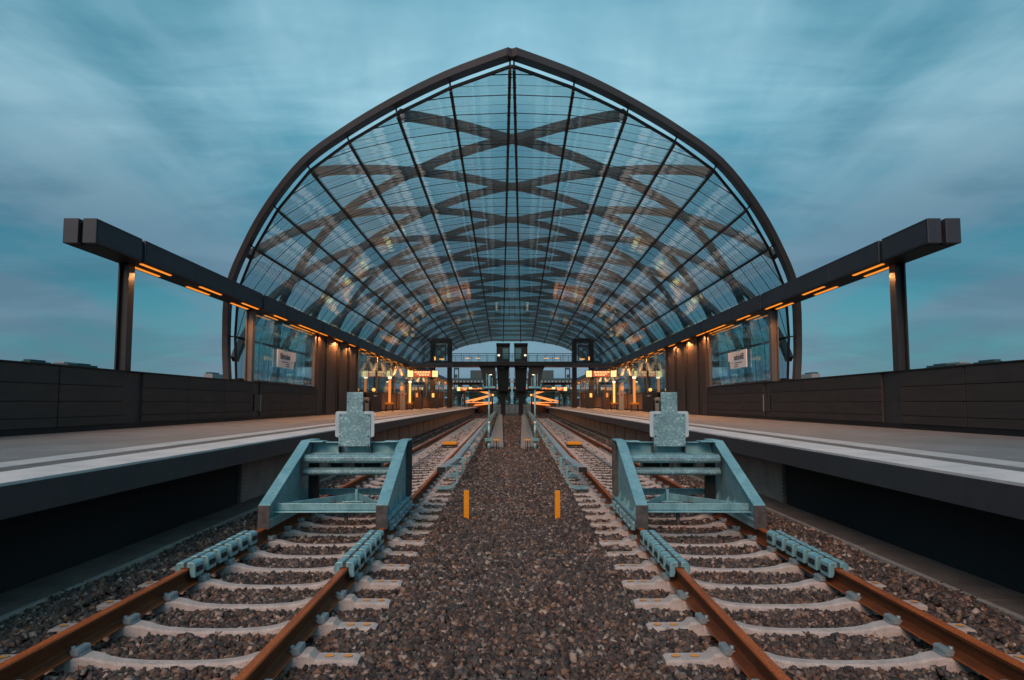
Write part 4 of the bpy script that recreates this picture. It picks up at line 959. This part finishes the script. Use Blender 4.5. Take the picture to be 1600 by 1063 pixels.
def mast():
    t = thing('lamp_mast', (-7.5, 125, -1), 'pale curved lamp mast beyond the left platform end', 'lamp mast'); m = MB()
    m.rod([(-7.55, 125, -1), (-7.5, 125, 2.6), (-7.3, 125, 3.2), (-6.7, 125, 3.9)], .07, 8); obj_in('pole', m, 'distant_pale', t); obj_in('lamp_head', MB().box(-6.8, -6.2, 124.9, 125.1, 3.88, 3.98), 'distant_pale', t); return t
left(mast(), 'pale curved lamp mast beyond the right platform end')
def far_bridge():
    v = 260.; t = thing('road_bridge', (-10, v, -1), 'distant teal road bridge with lit bays past the left hall end', 'bridge')
    obj_in('deck', MB().box(-30, 3.4, v, v + 8, 9.6, 11.4).box(-30, 3.4, v + .5, v + 7, 4.2, 6.0), 'distant_teal', t)
    m = MB()
    for k in range(24): m.box(-29 + k * 1.4, -28.2 + k * 1.4, v - .3, v, 9.7, 10.5)
    obj_in('bay', m, 'distant_pale', t); m = MB()
    for k in range(8): m.box(-24 + k * 3.6, -22.2 + k * 3.6, v - .5, v - .3, 7.3, 7.75)
    obj_in('lamp', m, 'window_glow', t); m = MB()
    for k in range(9): m.box(-28 + k * 3.8, -27 + k * 3.8, v + 1, v + 5, -1.2, 9.6)
    obj_in('pier', m, 'distant_teal', t)
    m = MB(); m.box(-30, 3.4, v - .35, v - .3, 6.1, 7.1); obj_in('parapet', m, 'distant_teal', t); return t
left(far_bridge(), 'distant teal road bridge with lit bays past the right hall end')
def far_blocks():
    # x0, x1, y_top in photo pixels at distance v
    B = [(735, 753, 579, 420, 'box-shaped pale teal warehouse seen under the footbridge', .0), (709, 717, 575, 400, 'slim portal crane tower seen left of the warehouse', .1)]
    for x0, x1, y, v, lab, _ in B:
        u0, u1 = (x0 - 784) / F * v, (x1 - 784) / F * v; z = (630 - y) / F * v + H
        if 'crane' in lab:
            t = thing('crane', (u0, v, -1), lab + ' past the left platform', 'crane'); w_ = .5
            obj_in('tower', MB().box(u0, u0 + w_, v, v + 3, -1.2, z).box(u1 - w_, u1, v, v + 3, -1.2, z).box(u0 + w_, u1 - w_, v, v + 3, z - 1, z - .01), 'distant_teal', t)
            obj_in('cabin', MB().box(u0 + .6, u0 + 2, v + .5, v + 2.5, z - 6, z - 4), 'distant_teal', t)
            left(t, 'slim portal crane tower seen right of the warehouse past the right platform')
        else:
            t = thing('warehouse', (u0, v, -1), lab + ' left of centre', 'building'); m = MB()
            obj_in('wall', MB().box(u0, u1, v, v + 20, -1.2, z), 'distant_teal', t)
            for k in range(8): m.box(u0 + (u1 - u0) * k / 8 + .1, u0 + (u1 - u0) * k / 8 + .2, v - .1, v, 0, z - .3)
            obj_in('cladding_rib', m, 'distant_pale', t); left(t, lab + ' right of centre')
    R_ = [(40, 53, 562, 'flat-roofed low block'), (87, 112, 566, 'long low block'), (113, 131, 568, 'rounded hangar'), (322, 335, 582, 'small pale rooftop with a lift house'), (336, 352, 589, 'low dark shed')]
    for k, (x0, x1, y, nm) in enumerate(R_):
        v = 380. + 20 * k; u0, u1 = (x0 - 784) / F * v, (x1 - 784) / F * v; b = (630 - y) / F * v + H
        t = thing('distant_building', (u0, v, -1), nm + ' peeping over the far parapet on the left', 'building', 'rooftops beyond the left parapet')
        m = MB(); m.box(u0, u1, v, v + 18, -1.2, b - 1); obj_in('wall', m, 'distant_teal' if k != 3 else 'distant_pale', t)
        m = MB(); m.box(u0 + (u1 - u0) * .1, u1 - (u1 - u0) * (.3 if k else .1), v + 1, v + 14, b - .98, b); obj_in('roof', m, 'distant_teal' if k != 1 else 'distant_pale', t)
        left(t, nm + ' peeping over the far parapet on the right', 'rooftops beyond the right parapet')
far_blocks()
bpy.context.view_layer.update()
twin_all()
bpy.context.view_layer.update()
